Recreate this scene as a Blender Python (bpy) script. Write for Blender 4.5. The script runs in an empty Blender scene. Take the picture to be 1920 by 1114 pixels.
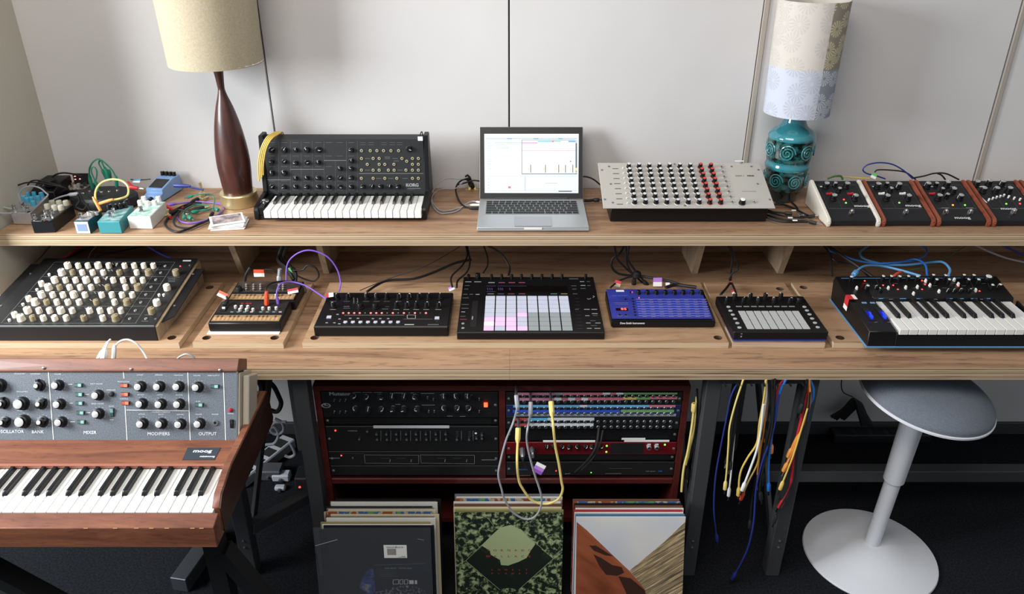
import bpy, bmesh, math, random
from mathutils import Matrix, Vector
R = math.radians
S = bpy.context.scene
# ---------------------------------------------------------------- camera, world, lights, exposure
TH = R(27.3); FPX = 1493.0; CAM = Vector((0, 0, 1.83))
cd = bpy.data.cameras.new('camera'); cd.sensor_width = 36.0; cd.lens = FPX * 36 / 1920; cd.clip_start = .05
cam = bpy.data.objects.new('camera', cd); S.collection.objects.link(cam)
cam.location = CAM; cam.rotation_euler = (R(90) - TH, 0, 0); S.camera = cam
S.view_settings.view_transform = 'Standard'; S.view_settings.look = 'None'
S.view_settings.gamma = 1.0; S.view_settings.exposure = 0.0
w = bpy.data.worlds.new('daylight'); S.world = w; w.use_nodes = True
w.node_tree.nodes['Background'].inputs[0].default_value = (.86, .92, 1.0, 1)
w.node_tree.nodes['Background'].inputs[1].default_value = .36
def area(name, loc, target, sx, sy, power, col):
    l = bpy.data.lights.new(name, 'AREA'); l.shape = 'RECTANGLE'; l.size = sx; l.size_y = sy; l.energy = power; l.color = col
    o = bpy.data.objects.new(name, l); S.collection.objects.link(o); o.location = loc
    d = Vector(target) - Vector(loc); o.rotation_euler = d.to_track_quat('-Z', 'Y').to_euler()
    return o
area('window_daylight', (-2.6, .95, 1.95), (-.2, 2.3, 1.0), 1.0, 1.1, 132, (.92, .96, 1.0))
area('skylight_daylight', (-.5, .15, 3.3), (.25, 2.0, .8), 2.0, 1.2, 56, (1.0, .94, .88))

# ---------------------------------------------------------------- helpers
def lin(h):
    if isinstance(h, str): h = [int(h[i:i + 2], 16) / 255 for i in (0, 2, 4)]
    return tuple(c / 12.92 if c <= .04045 else ((c + .055) / 1.055) ** 2.4 for c in h) + (1,)
MATS = {}
def mat(name, col='808080', rough=.5, metal=0, emit=0, noise=None, bump=0, bscale=300, coat=0, alpha=1, spec=None):
    if name in MATS: return MATS[name]
    m = bpy.data.materials.new(name); m.use_nodes = True; nt = m.node_tree; b = nt.nodes['Principled BSDF']
    b.inputs['Base Color'].default_value = lin(col); b.inputs['Roughness'].default_value = rough; b.inputs['Metallic'].default_value = metal
    if coat: b.inputs['Coat Weight'].default_value = coat
    if spec is not None: b.inputs['Specular IOR Level'].default_value = spec
    if alpha < 1: b.inputs['Alpha'].default_value = alpha
    if emit: b.inputs['Base Color'].default_value = tuple(c * .25 for c in lin(col)[:3]) + (1,)
    if emit: b.inputs['Emission Color'].default_value = lin(col); b.inputs['Emission Strength'].default_value = emit
    if noise or bump:
        tc = nt.nodes.new('ShaderNodeTexCoord'); n = nt.nodes.new('ShaderNodeTexNoise'); nt.links.new(tc.outputs['Object'], n.inputs['Vector'])
        if noise:
            col2, sc, lo, hi = noise; n.inputs['Scale'].default_value = sc; n.inputs['Detail'].default_value = 5
            r = nt.nodes.new('ShaderNodeValToRGB'); r.color_ramp.elements[0].position = lo; r.color_ramp.elements[1].position = hi
            r.color_ramp.elements[0].color = lin(col); r.color_ramp.elements[1].color = lin(col2)
            nt.links.new(n.outputs['Fac'], r.inputs[0]); nt.links.new(r.outputs[0], b.inputs['Base Color'])
        if bump:
            n2 = nt.nodes.new('ShaderNodeTexNoise'); n2.inputs['Scale'].default_value = bscale; nt.links.new(tc.outputs['Object'], n2.inputs['Vector'])
            bp = nt.nodes.new('ShaderNodeBump'); bp.inputs['Strength'].default_value = bump; bp.inputs['Distance'].default_value = .001
            nt.links.new(n2.outputs['Fac'], bp.inputs['Height']); nt.links.new(bp.outputs[0], b.inputs['Normal'])
    MATS[name] = m; return m
def wood(name, c1, c2, c3, rough=.5, grain=(1.5, 26, 26), fine=260, rotax=0, coat=0, streak=.5):
    m = bpy.data.materials.new(name); m.use_nodes = True; nt = m.node_tree; b = nt.nodes['Principled BSDF']; L = nt.links.new
    b.inputs['Roughness'].default_value = rough; b.inputs['Coat Weight'].default_value = coat
    tc = nt.nodes.new('ShaderNodeTexCoord'); mp = nt.nodes.new('ShaderNodeMapping'); mp.inputs['Scale'].default_value = grain
    L(tc.outputs['Object'], mp.inputs[0])
    n = nt.nodes.new('ShaderNodeTexNoise'); n.inputs['Scale'].default_value = 1; n.inputs['Detail'].default_value = 7; n.inputs['Roughness'].default_value = .62; n.inputs['Distortion'].default_value = .8
    L(mp.outputs[0], n.inputs['Vector'])
    r = nt.nodes.new('ShaderNodeValToRGB'); e = r.color_ramp.elements; e[0].position = .32; e[1].position = .66
    e[0].color = lin(c1); e[1].color = lin(c3); x = e.new(.5); x.color = lin(c2); L(n.outputs['Fac'], r.inputs[0])
    mp2 = nt.nodes.new('ShaderNodeMapping'); mp2.inputs['Scale'].default_value = tuple(g * 6.5 if g > 10 else g * 11 for g in grain); L(tc.outputs['Object'], mp2.inputs[0])
    n2 = nt.nodes.new('ShaderNodeTexNoise'); n2.inputs['Scale'].default_value = 1; n2.inputs['Detail'].default_value = 3; L(mp2.outputs[0], n2.inputs['Vector'])
    r2 = nt.nodes.new('ShaderNodeValToRGB'); r2.color_ramp.elements[0].position = .33; r2.color_ramp.elements[1].position = .43
    r2.color_ramp.elements[0].color = (1 - streak, 1 - streak, 1 - streak, 1); r2.color_ramp.elements[1].color = (1, 1, 1, 1); L(n2.outputs['Fac'], r2.inputs[0])
    mx = nt.nodes.new('ShaderNodeMix'); mx.data_type = 'RGBA'; mx.blend_type = 'MULTIPLY'; mx.inputs[0].default_value = 1
    L(r.outputs[0], mx.inputs[6]); L(r2.outputs[0], mx.inputs[7]); L(mx.outputs[2], b.inputs['Base Color'])
    bp = nt.nodes.new('ShaderNodeBump'); bp.inputs['Strength'].default_value = .15; bp.inputs['Distance'].default_value = .001; L(n2.outputs['Fac'], bp.inputs['Height']); L(bp.outputs[0], b.inputs['Normal'])
    MATS[name] = m; return m
def ply_edge(name, ztop, thick, n, light='C6B090', dark='83674A'):
    m = bpy.data.materials.new(name); m.use_nodes = True; nt = m.node_tree; b = nt.nodes['Principled BSDF']; L = nt.links.new
    b.inputs['Roughness'].default_value = .6
    tc = nt.nodes.new('ShaderNodeTexCoord'); sp = nt.nodes.new('ShaderNodeSeparateXYZ'); L(tc.outputs['Object'], sp.inputs[0])
    mp = nt.nodes.new('ShaderNodeMapping'); mp.inputs['Scale'].default_value = (3, 3, 160); L(tc.outputs['Object'], mp.inputs[0])
    nz = nt.nodes.new('ShaderNodeTexNoise'); nz.inputs['Scale'].default_value = 1.3; nz.inputs['Detail'].default_value = 6; L(mp.outputs[0], nz.inputs['Vector'])
    mr = nt.nodes.new('ShaderNodeMapRange'); mr.inputs[1].default_value = ztop - thick; mr.inputs[2].default_value = ztop; L(sp.outputs[2], mr.inputs[0])
    ad = nt.nodes.new('ShaderNodeMath'); ad.operation = 'MULTIPLY_ADD'; ad.inputs[1].default_value = .05; L(nz.outputs['Fac'], ad.inputs[0]); L(mr.outputs[0], ad.inputs[2])
    r = nt.nodes.new('ShaderNodeValToRGB'); r.color_ramp.interpolation = 'LINEAR'; e = r.color_ramp.elements
    rs = random.Random(name)
    e[0].position = 0; e[0].color = lin(dark); e[1].position = 1; e[1].color = lin(light)
    x = e.new(.05); x.color = lin(light)
    for i in range(n):
        p = .16 + .74 * (i + rs.uniform(-.2, .2)) / max(1, n - 1); hw = .02 if i % 2 else .035
        for q, c in ((p - hw - .03, light), (p - hw * .3, dark), (p + hw * .3, dark), (p + hw + .03, light)):
            x = e.new(min(.98, max(.06, q))); x.color = lin(c)
    L(ad.outputs[0], r.inputs[0])
    r2 = nt.nodes.new('ShaderNodeValToRGB'); r2.color_ramp.elements[0].position = .28; r2.color_ramp.elements[1].position = .42
    r2.color_ramp.elements[0].color = (.35, .28, .22, 1); r2.color_ramp.elements[1].color = (1, 1, 1, 1); L(nz.outputs['Fac'], r2.inputs[0])
    mx = nt.nodes.new('ShaderNodeMix'); mx.data_type = 'RGBA'; mx.blend_type = 'MULTIPLY'; mx.inputs[0].default_value = 1
    L(r.outputs[0], mx.inputs[6]); L(r2.outputs[0], mx.inputs[7]); L(mx.outputs[2], b.inputs['Base Color'])
    MATS[name] = m; return m

def ray(u, v):
    a = (u - 960) / FPX; b = (v - 557) / FPX; c, s = math.cos(TH), math.sin(TH)
    return Vector((a, c - b * s, -s - b * c))
def PY(u, v, y): r = ray(u, v); return CAM + r * (y / r.y)
def PZ(u, v, z): r = ray(u, v); return CAM + r * ((z - CAM.z) / r.z)
def P(u, v, d): return PY(u, v, d) if d > 1.45 else PZ(u, v, d)
def Z(x0, y0, s): return lambda x, y: (x0 + x / s, y0 + y / s)

_TX = {}
def text_data(s):
    if s not in _TX:
        c = bpy.data.curves.new('t', 'FONT'); c.body = s; c.resolution_u = 2; c.align_x = 'CENTER'; c.align_y = 'CENTER'
        o = bpy.data.objects.new('t', c); me = bpy.data.meshes.new_from_object(o)
        _TX[s] = ([tuple(v.co) for v in me.vertices], [tuple(p.vertices) for p in me.polygons])
        bpy.data.objects.remove(o); bpy.data.curves.remove(c); bpy.data.meshes.remove(me)
    return _TX[s]
class MB:
    def __init__(s): s.v = []; s.f = []; s.mi = []; s.mats = []; s.T = None
    def m(s, mt):
        if mt not in s.mats: s.mats.append(mt)
        return s.mats.index(mt)
    def add(s, vs, fs, mt):
        o = len(s.v); k = s.m(mt)
        s.v += [tuple(s.T @ Vector(p)) for p in vs] if s.T else [tuple(p) for p in vs]
        for f in fs: s.f.append(tuple(i + o for i in f)); s.mi.append(k)
        return s
    def hexa(s, p, mt):   # p: 4 bottom then 4 top, counter clockwise from above
        return s.add(p, [(3, 2, 1, 0), (4, 5, 6, 7), (0, 1, 5, 4), (1, 2, 6, 5), (2, 3, 7, 6), (3, 0, 4, 7)], mt)
    def box(s, x0, x1, y0, y1, z0, z1, mt, t=0):
        return s.hexa([(x0, y0, z0), (x1, y0, z0), (x1, y1, z0), (x0, y1, z0), (x0 + t, y0 + t, z1), (x1 - t, y0 + t, z1), (x1 - t, y1 - t, z1), (x0 + t, y1 - t, z1)], mt)
    def prism(s, poly, lo, hi, mt, axis='x'):
        n = len(poly)
        def q(a, b, c): return (c, a, b) if axis == 'x' else ((a, c, b) if axis == 'y' else (a, b, c))
        vs = [q(a, b, lo) for a, b in poly] + [q(a, b, hi) for a, b in poly]
        fs = [tuple(range(n))[::-1], tuple(range(n, 2 * n))] + [(i, (i + 1) % n, n + (i + 1) % n, n + i) for i in range(n)]
        return s.add(vs, fs, mt)
    def lathe(s, prof, seg, mt, c=(0, 0, 0), caps=True, sx=1, sy=1):
        vs = []; fs = []; n = len(prof)
        for (r, z) in prof:
            for k in range(seg):
                a = 2 * math.pi * k / seg; vs.append((c[0] + r * math.cos(a) * sx, c[1] + r * math.sin(a) * sy, c[2] + z))
        for i in range(n - 1):
            for k in range(seg):
                k2 = (k + 1) % seg; fs.append((i * seg + k, i * seg + k2, (i + 1) * seg + k2, (i + 1) * seg + k))
        if caps: fs.append(tuple(range(seg))[::-1]); fs.append(tuple(range((n - 1) * seg, n * seg)))
        return s.add(vs, fs, mt)
    def tube(s, pts, r, mt, seg=7, closed=False):
        pts = [Vector(p) for p in pts]; n = len(pts); vs = []; fs = []; up = Vector((.13, .2, 1)).normalized(); prev = None
        for i, p in enumerate(pts):
            t = (pts[min(i + 1, n - 1)] - pts[max(i - 1, 0)])
            if t.length < 1e-9: t = Vector((0, 0, 1))
            t.normalize()
            if prev is None:
                a = t.cross(up)
                if a.length < .05: a = t.cross(Vector((1, 0, 0)))
            else: a = prev - t * prev.dot(t)
            a.normalize(); prev = a; b = t.cross(a); rr = r[i] if isinstance(r, (list, tuple)) else r
            for k in range(seg):
                an = 2 * math.pi * k / seg; vs.append(p + (a * math.cos(an) + b * math.sin(an)) * rr)
        for i in range(n - 1):
            for k in range(seg):
                k2 = (k + 1) % seg; fs.append((i * seg + k, i * seg + k2, (i + 1) * seg + k2, (i + 1) * seg + k))
        fs.append(tuple(range(seg))[::-1]); fs.append(tuple(range((n - 1) * seg, n * seg)))
        return s.add(vs, fs, mt)
    def bar(s, a, b, w, h, mt):     # rectangular bar between two points
        a, b = Vector(a), Vector(b); t = (b - a).normalized(); side = t.cross(Vector((0, 0, 1)))
        if side.length < .05: side = Vector((1, 0, 0))
        side.normalize(); up = side.cross(t)
        c = [(-w / 2, -h / 2), (w / 2, -h / 2), (w / 2, h / 2), (-w / 2, h / 2)]
        vs = [a + side * i + up * j for i, j in c] + [b + side * i + up * j for i, j in c]
        return s.add(vs, [(0, 1, 2, 3), (7, 6, 5, 4), (0, 4, 5, 1), (1, 5, 6, 2), (2, 6, 7, 3), (3, 7, 4, 0)], mt)
    def text(s, st, size, x, y, z, mt, rot=0, sx=1, bold=0):
        if bold:
            for i, (a, b) in enumerate(((bold, 0), (0, bold), (bold, bold), (-bold, 0))): s.text(st, size, x + a * size, y + b * size, z + .00002 * (i + 1), mt, rot, sx)
        vs, fs = text_data(st); c, n = math.cos(rot), math.sin(rot)
        return s.add([(x + (a * c * sx - b * n) * size, y + (a * n * sx + b * c) * size, z) for a, b, _ in vs], fs, mt)
    def mesh(s, name, bevel=0, seg=1, smooth=True):
        me = bpy.data.meshes.new(name); me.from_pydata(s.v, [], s.f); 
        for mt in s.mats: me.materials.append(mt)
        me.polygons.foreach_set('material_index', s.mi)
        if bevel:
            bm = bmesh.new(); bm.from_mesh(me)
            es = [e for e in bm.edges if len(e.link_faces) == 2 and e.calc_face_angle(0) > .5]
            bmesh.ops.bevel(bm, geom=es, offset=bevel, segments=seg, affect='EDGES', clamp_overlap=True)
            bm.to_mesh(me); bm.free()
        if smooth:
            me.polygons.foreach_set('use_smooth', [True] * len(me.polygons)); me.set_sharp_from_angle(angle=R(35))
        me.update(); return me
W = {}
I4 = Matrix.Identity(4)
def link(o, M, parent):
    S.collection.objects.link(o); W[o] = M
    if parent: o.parent = parent; o.matrix_basis = W[parent].inverted() @ M
    else: o.matrix_basis = M
    return o
def part(name, mb, parent, M=I4, label=None, bevel=0, stuff=False, seg=1):
    me = mb if isinstance(mb, bpy.types.Mesh) else mb.mesh(name, bevel, seg)
    o = link(bpy.data.objects.new(name, me), M, parent)
    if label: o['label'] = label
    if stuff: o['kind'] = 'stuff'
    return o
def thing(name, label, cat, loc=(0, 0, 0), group=None):
    o = link(bpy.data.objects.new(name, None), Matrix.Translation(loc), None); o.empty_display_size = .02
    o['label'] = label; o['category'] = cat
    if group: o['group'] = group
    return o
def solo(name, mb, label, cat, group=None, M=I4, bevel=0, seg=1):
    o = part(name, mb, None, M, label, bevel, seg=seg); o['category'] = cat
    if group: o['group'] = group
    return o
def struct(name, mb, parent=None, bevel=0):
    o = part(name, mb, parent, bevel=bevel)
    if not parent: o['kind'] = 'structure'
    return o
class Fr:      # a tilted panel: x to the right, y up the panel, z out of it
    def __init__(s, o, tilt): s.M = Matrix.Translation(o) @ Matrix.Rotation(tilt, 4, 'X'); s.I = s.M.inverted()
    def uv(s, u, v, n=0):
        c = s.I @ CAM; r = s.I.to_3x3() @ ray(u, v); t = (n - c.z) / r.z; p = c + r * t; return p.x, p.y
    def at(s, x, y, n=0, spin=0): return s.M @ Matrix.Translation((x, y, n)) @ Matrix.Rotation(spin, 4, 'Z')
    def px(s, u, v, h=0, n=0, spin=0):     # knob whose cap, h above the panel, shows at u, v
        x, y = s.uv(u, v, n + h); return s.at(x, y, n, spin)
    def line(s, mb, a, b, wd, mt, n=.0006):
        x0, y0 = s.uv(*a, n); x1, y1 = s.uv(*b, n); d = math.hypot(x1 - x0, y1 - y0) or 1; nx, ny = -(y1 - y0) / d * wd / 2, (x1 - x0) / d * wd / 2
        mb.add([(x0 + nx, y0 + ny, n), (x0 - nx, y0 - ny, n), (x1 - nx, y1 - ny, n), (x1 + nx, y1 + ny, n)], [(0, 1, 2, 3)], mt)
    def quad(s, mb, x0, y0, x1, y1, mt, n=.0006): mb.add([(x0, y0, n), (x1, y0, n), (x1, y1, n), (x0, y1, n)], [(0, 1, 2, 3)], mt)
def spline(pts, k=6):
    pts = [Vector(p) for p in pts]; q = [pts[0] * 2 - pts[1]] + pts + [pts[-1] * 2 - pts[-2]]; out = []
    for i in range(1, len(q) - 2):
        a, b, c, d = q[i - 1:i + 3]
        for j in range(k):
            t = j / k; out.append(.5 * ((2 * b) + (c - a) * t + (2 * a - 5 * b + 4 * c - d) * t * t + (3 * b - a - 3 * c + d) * t ** 3))
    return out + [pts[-1]]
def cable(label, pts, r=.003, m='', name='cable', cat='cable', plugs=(), plugm=None, tip=None, k=6, pr=2.1, pl=.03, group=None, world=False):
    """pts: (u, v, depth) with depth > 1.45 read as y, else as z; plugs: 's', 'e' for start and end"""
    w3 = [Vector(p) if world else P(*p) for p in pts]; sp = spline(w3, k)
    t = thing(name, label, cat, sp[0], group) if plugs else None
    mb = MB().tube(sp, r, m)
    if not plugs: return solo(name, mb, label, cat, group)
    part('cord', mb, t)
    for w_ in plugs:
        a, b = (sp[0], sp[1]) if w_ == 's' else (sp[-1], sp[-2])
        d = (a - b).normalized(); R_ = r * pr; pm = plugm or m
        p = MB().tube([a - d * pl, a - d * pl * .75, a - d * .002, a], [R_ * .6, R_, R_, R_ * .8], pm, 8)
        o = part('plug', p, t)
        if tip: part('plug_tip', MB().tube([a, a + d * .014, a + d * .017], [r * .9, r * .9, r * .4], tip, 6), o)
    return t

# ---------------------------------------------------------------- materials
blk = mat('black_metal', '101013', .5, bump=.05, bscale=900); blk2 = mat('black_plastic', '0C0C0E', .42, spec=.35); blk3 = mat('dark_grey_plastic', '1F2023', .5)
rub = mat('black_rubber', '0C0C0D', .6); white = mat('white_print', 'D8D8D4', .6); wplast = mat('white_plastic', 'E8E6E0', .35)
gprint = mat('grey_print', '8A8B8C', .6); dprint = mat('dim_print', '55585A', .6)
cream = mat('cream_knob', 'E6DDCB', .4); tan = mat('tan_knob', '8F8265', .45)
chrome = mat('chrome', 'CFCFCF', .15, 1); steel = mat('brushed_steel', '8D8F92', .35, .8); brass = mat('brass', 'DCCB9A', .33, .85)
alu = mat('aluminium', 'B9BBBB', .38, .55); silver = mat('silver_panel', 'B9B5AC', .45, .2, bump=.04, bscale=1500)
keyw = mat('white_key', 'E8E7E2', .35); keyb = mat('black_key', '101012', .3)
ledr = mat('red_led', 'FF3A35', .3, emit=4); ledg = mat('green_led', '7CFF4A', .3, emit=2.5); ledo = mat('orange_led', 'FF7A2A', .3, emit=5)
led0 = mat('unlit_led', '6A6464', .3); redp = mat('red_plastic', 'B5202E', .4); red2 = mat('red_tag', 'D04A48', .6)
teal = mat('teal_paint', '3E8B90', .4); greenc = mat('green_cable', '1F7A60', .45); yel = mat('yellow_cable', 'D9B95A', .45); yel2 = mat('pale_yellow_cable', 'E3CE7C', .45)
org = mat('orange_plastic', 'D8502E', .45); purple = mat('purple_cable', '7A58C0', .45); bluec = mat('blue_cable', '2A6FC4', .4); navy = mat('navy_cable', '23307A', .45)
greyc = mat('grey_cable', '9A9CA0', .45); whitec = mat('white_cable', 'E4E4E2', .4); redc = mat('red_cable', 'C7303A', .4); ltblue = mat('sky_blue_plastic', '5C9BD0', .4)
orgc = mat('orange_cable', 'D98A3C', .45); clear = mat('smoked_knob', 'A8A49C', .15); paper = mat('paper', 'E9E8E2', .7)
desk_top = wood('birch_ply_face', '785943', '9E7C5F', 'AE8B6B', .5, (1.6, 20, 20), streak=.34)
board_top = wood('riser_ply_face', '8A694E', 'AD8B6B', 'BA9776', .45, (1.5, 15, 15), streak=.26)
shelf_edge = ply_edge('shelf_ply_edge', .968, .035, 5); desk_edge = ply_edge('desk_ply_edge', .75, .035, 5); board_edge = ply_edge('riser_ply_edge', .768, .018, 2)
sup_m = wood('support_ply', '98826A', 'B8A184', 'C2AC8E', .6, (14, 14, 2), streak=.15)
mahog = wood('mahogany', '5C3424', '744530', '845338', .5, (3, 30, 30), coat=.1, streak=.25)
mahog_shade = wood('shaded_mahogany', '2E1710', '3C2016', '46281C', .4, (30, 3, 30), streak=.2)  # mahogany with the shade of the cheek's outer side in its colour
walnut = wood('walnut', '2E1611', '402019', '4E281E', .4, (30, 30, 2.2), coat=.2, streak=.25)
wcheek = mat('white_painted_wood', 'D9D2C6', .4); bcheek = wood('brown_cheek', '6A3020', '8A4630', '96503A', .4, (30, 4, 30), streak=.25)
redwood = wood('red_stained_ply', '3A0F0D', '4A1512', '551B16', .45, (3, 20, 20), coat=.2, streak=.2)

# ---------------------------------------------------------------- room
WY = 2.435
wallm = mat('wall_panel_paint', 'CFCDCB', .7, noise=('C9C6C4', 3, .3, .7), bump=.03, bscale=60)
wall2 = mat('left_wall_paint', 'BDB8AC', .8, bump=.03, bscale=80)
joint = mat('joint_dark', '3A3836', .8)
carpet = mat('charcoal_carpet', '15161A', 1.0, noise=('232529', 160, .35, .7), bump=.9, bscale=700, spec=.1)
struct('floor', MB().box(-3.2, 3.4, -3, 2.6, -.05, 0, carpet))
jx = [-1.46, -.737, -.008, .731, 1.476, 2.22]
back = struct('wall_back', MB().box(-1.5, 3.0, WY + .012, WY + .08, 0, 2.7, joint))
for i in range(5):
    mb = MB().box(jx[i] + .002, jx[i + 1] - .003, WY, WY + .014, .0, 2.7, wallm)
    part('wall_panel', mb, back, bevel=.0012)
for x in (.735, 1.481):
    part('joint_strip', MB().box(x - .006, x + .010, WY - .006, WY, .0, 2.7, mat('joint_strip_paint', 'A29A90', .7)), back, bevel=.002)
struct('wall_left', MB().box(-1.50, -1.445, 2.0, WY + .01, 0, 2.7, wall2))
struct('baseboard_back', MB().box(-1.44, 3.0, WY - .014, WY, 0, .05, mat('dark_skirting', '3B3B3D', .6)), bevel=.002)
# ---------------------------------------------------------------- workbench
bench = thing('workbench', 'long plywood workbench with raised rear shelf on steel trestle legs', 'workbench', (0, 2, 0))
def slab(x0, x1, y0, y1, z0, z1, top, edge):
    mb = MB(); mb.add([(x0, y0, z1), (x1, y0, z1), (x1, y1, z1), (x0, y1, z1)], [(0, 1, 2, 3)], top)
    mb.add([(x0, y0, z0), (x1, y0, z0), (x1, y1, z0), (x0, y1, z0), (x0, y0, z1), (x1, y0, z1), (x1, y1, z1), (x0, y1, z1)], [(3, 2, 1, 0), (0, 1, 5, 4), (1, 2, 6, 5), (2, 3, 7, 6), (3, 0, 4, 7)], edge)
    return mb
for a, b in ((-1.44, -.0062), (-.0058, 1.9)):
    part('desktop', slab(a, b, 1.702, WY - .002, .715, .75, desk_top, desk_edge), bench)
part('shelf', slab(-1.44, 1.9, 2.052, WY - .002, .933, .968, desk_top, shelf_edge), bench)
part('back_rail', MB().box(-1.44, 1.9, WY - .016, WY - .003, .7501, .79, desk_top), bench)
for x in (-.846, -.582, .573, .841):
    part('shelf_support', MB().prism([(2.253, .75), (2.425, .75), (2.425, .933), (2.172, .933)], x - .009, x + .009, sup_m), bench)
legm = mat('gunmetal_steel', '454648', .5, .25)
def stl(name, *a, **k): return part(name, a[0], bench, bevel=.002, **k)
for x in (-.572, -.80, .505, .757):
    w_ = .04
    stl('leg', MB().box(x, x + w_, 1.73, 1.775, 0, .715, legm)); stl('rear_leg', MB().box(x + .02, x + .06, 2.32, 2.36, 0, .715, legm))
    stl('brace', MB().bar((x + .03, 2.33, .62), (x + .02, 1.79, .10), .012, .03, legm))
    for dz in (.115, .14):
        part('bolt', MB().lathe([(.004, 0), (.004, .003), (.002, .004)], 8, steel), bench, Matrix.Translation((x + .02, 1.7295, dz)) @ Matrix.Rotation(R(90), 4, 'X'))
b1 = PY(1430, 893, 2.0); b2 = PY(1430, 873, 2.0)
stl('crossbar', MB().box(.79, 1.9, 1.97, 2.01, b1.z, b2.z, mat('grey_steel_bar', '4C4D4E', .45, .4)))
stl('crossbar', MB().bar(PY(468, 990, 1.76), PY(600, 918, 2.0), .035, .035, legm))

# ---------------------------------------------------------------- riser boards with drilled holes
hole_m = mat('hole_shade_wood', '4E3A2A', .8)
def riser(label, x0, x1, y0, y1, holes):
    bm = bmesh.new(); zt, zb = .768, .7502; loops = []
    def ring(z, pts): 
        vs = [bm.verts.new((x, y, z)) for x, y in pts]; return vs, [bm.edges.new((vs[i], vs[(i + 1) % len(vs)])) for i in range(len(vs))]
    outer = [(x0, y0), (x1, y0), (x1, y1), (x0, y1)]
    rings = [outer] + [[(hx + .0115 * math.cos(a * math.pi / 8), hy + .0115 * math.sin(a * math.pi / 8)) for a in range(16)] for hx, hy in holes]
    tops = [ring(zt, r) for r in rings]; bots = [ring(zb, r) for r in rings]
    for s_ in (tops, bots):
        g = bmesh.ops.triangle_fill(bm, use_beauty=True, edges=[e for _, es in s_ for e in es])
        for f in g['geom']:
            if isinstance(f, bmesh.types.BMFace): f.material_index = 0 if s_ is tops else 1
    for (tv, _), (bv, _) in zip(tops, bots):
        n = len(tv)
        for i in range(n): 
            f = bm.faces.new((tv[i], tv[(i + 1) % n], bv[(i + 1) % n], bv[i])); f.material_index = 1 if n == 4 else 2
    bmesh.ops.recalc_face_normals(bm, faces=bm.faces)
    me = bpy.data.meshes.new('riser_board'); bm.to_mesh(me); bm.free(); me.materials.append(board_top); me.materials.append(board_edge); me.materials.append(hole_m)
    solo('riser_board', me, label, 'board', 'plywood riser boards on the desk')
riser('widest-left plywood riser board under the cream-knobbed synthesizer', -1.43, -.872, 1.796, 2.153, [(-.90, 1.823), (-.90, 2.12)])
riser('narrow plywood riser board under the pair of tiny ribbon-key synthesizers', -.836, -.599, 1.796, 2.153, [(-.808, 1.823), (-.628, 1.823), (-.80, 2.13), (-.628, 2.13)])
riser('long middle plywood riser board under drum machine, pad controller and blue synth', -.549, .5675, 1.796, 2.153, [(-.522, 1.823), (.545, 1.823)])
riser('small plywood riser board under the white-pad groovebox with blue base', .578, .82, 1.796, 2.153, [(.795, 2.11)])
riser('plywood riser board at the right under the blue-trimmed keyboard', .842, 1.9, 1.796, 2.153, [(.868, 1.823), (.868, 2.12)])

# ---------------------------------------------------------------- shared small hardware
def knob(r, h, body=blk2, cap=None, mark=None, seg=18, skirt=0, capr=.8, flat=False):
    mb = MB()
    if skirt: mb.lathe([(r * skirt, 0), (r * skirt, h * .18), (r * 1.02, h * .25)], seg, body)
    mb.lathe([(r, .0), (r * .96, h * .9), (r * .86, h)], seg, body)
    if cap: mb.lathe([(r * capr, h), (r * capr, h + .0006), (r * capr * .8, h + .0009)], seg, cap)
    if mark:
        mb.box(-r * .09, r * .09, r * .15, r * .86, h, h + .0012, mark); mb.box(-r * .09, r * .09, r * .92, r * 1.03, h * .1, h * .95, mark)
    return mb.mesh('knob')
def jack(r, h, ring=chrome):
    mb = MB().lathe([(r, 0), (r, h * .6), (r * .85, h), (r * .5, h), (r * .5, h * .3)], 14, ring, caps=False)
    return mb.lathe([(r * .5, h * .3), (r * .1, h * .29)], 14, rub).mesh('jack')
def ledm(r, m_, h=.002): return MB().lathe([(r, 0), (r, h * .5), (r * .6, h)], 10, m_).mesh('led')
screw = MB().lathe([(.0035, 0), (.0033, .0012), (.002, .002)], 10, steel).mesh('screw')
def padm(w_, h_, t, m_): return MB().box(-w_ / 2, w_ / 2, -h_ / 2, h_ / 2, 0, t, m_, .0006).mesh('pad')
PATT = [1, 1, 0, 1, 1, 1, 0]   # black key after C D (E) F G A (B)
def keyboard(parent, x0, pitch, n, yf, L, zt, first=0, hgt=.016, bl=.62, last_black=False):
    wk = MB().box(.0008, pitch - .0008, 0, L, -hgt, 0, keyw).mesh('white_key', .001)
    bw = pitch * .52
    bk = MB().hexa([(-bw / 2, 0, -.002), (bw / 2, 0, -.002), (bw / 2, L * bl, -.002), (-bw / 2, L * bl, -.002), (-bw * .36, L * .05, .010), (bw * .36, L * .05, .010), (bw * .36, L * bl, .010), (-bw * .36, L * bl, .010)], keyb).mesh('black_key', .0008)
    for i in range(n):
        part('white_key', wk, parent, Matrix.Translation((x0 + i * pitch, yf, zt)))
        k = (i + first) % 7
        if PATT[k] and i < n - 1:
            off = {0: -.08, 1: .08, 3: -.12, 4: 0, 5: .12}[k] * pitch
            part('black_key', bk, parent, Matrix.Translation((x0 + (i + 1) * pitch + off, yf + L * (1 - bl), zt)))
def put(name, me, parent, fr, pts, h=0, spin=None, f=None, n=0):
    out = []
    for i, p in enumerate(pts):
        u, v = f(*p) if f else p
        out.append(part(name, me, parent, fr.px(u, v, h, n, random.uniform(-2, 2) if spin is None else spin)))
    return out

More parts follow.
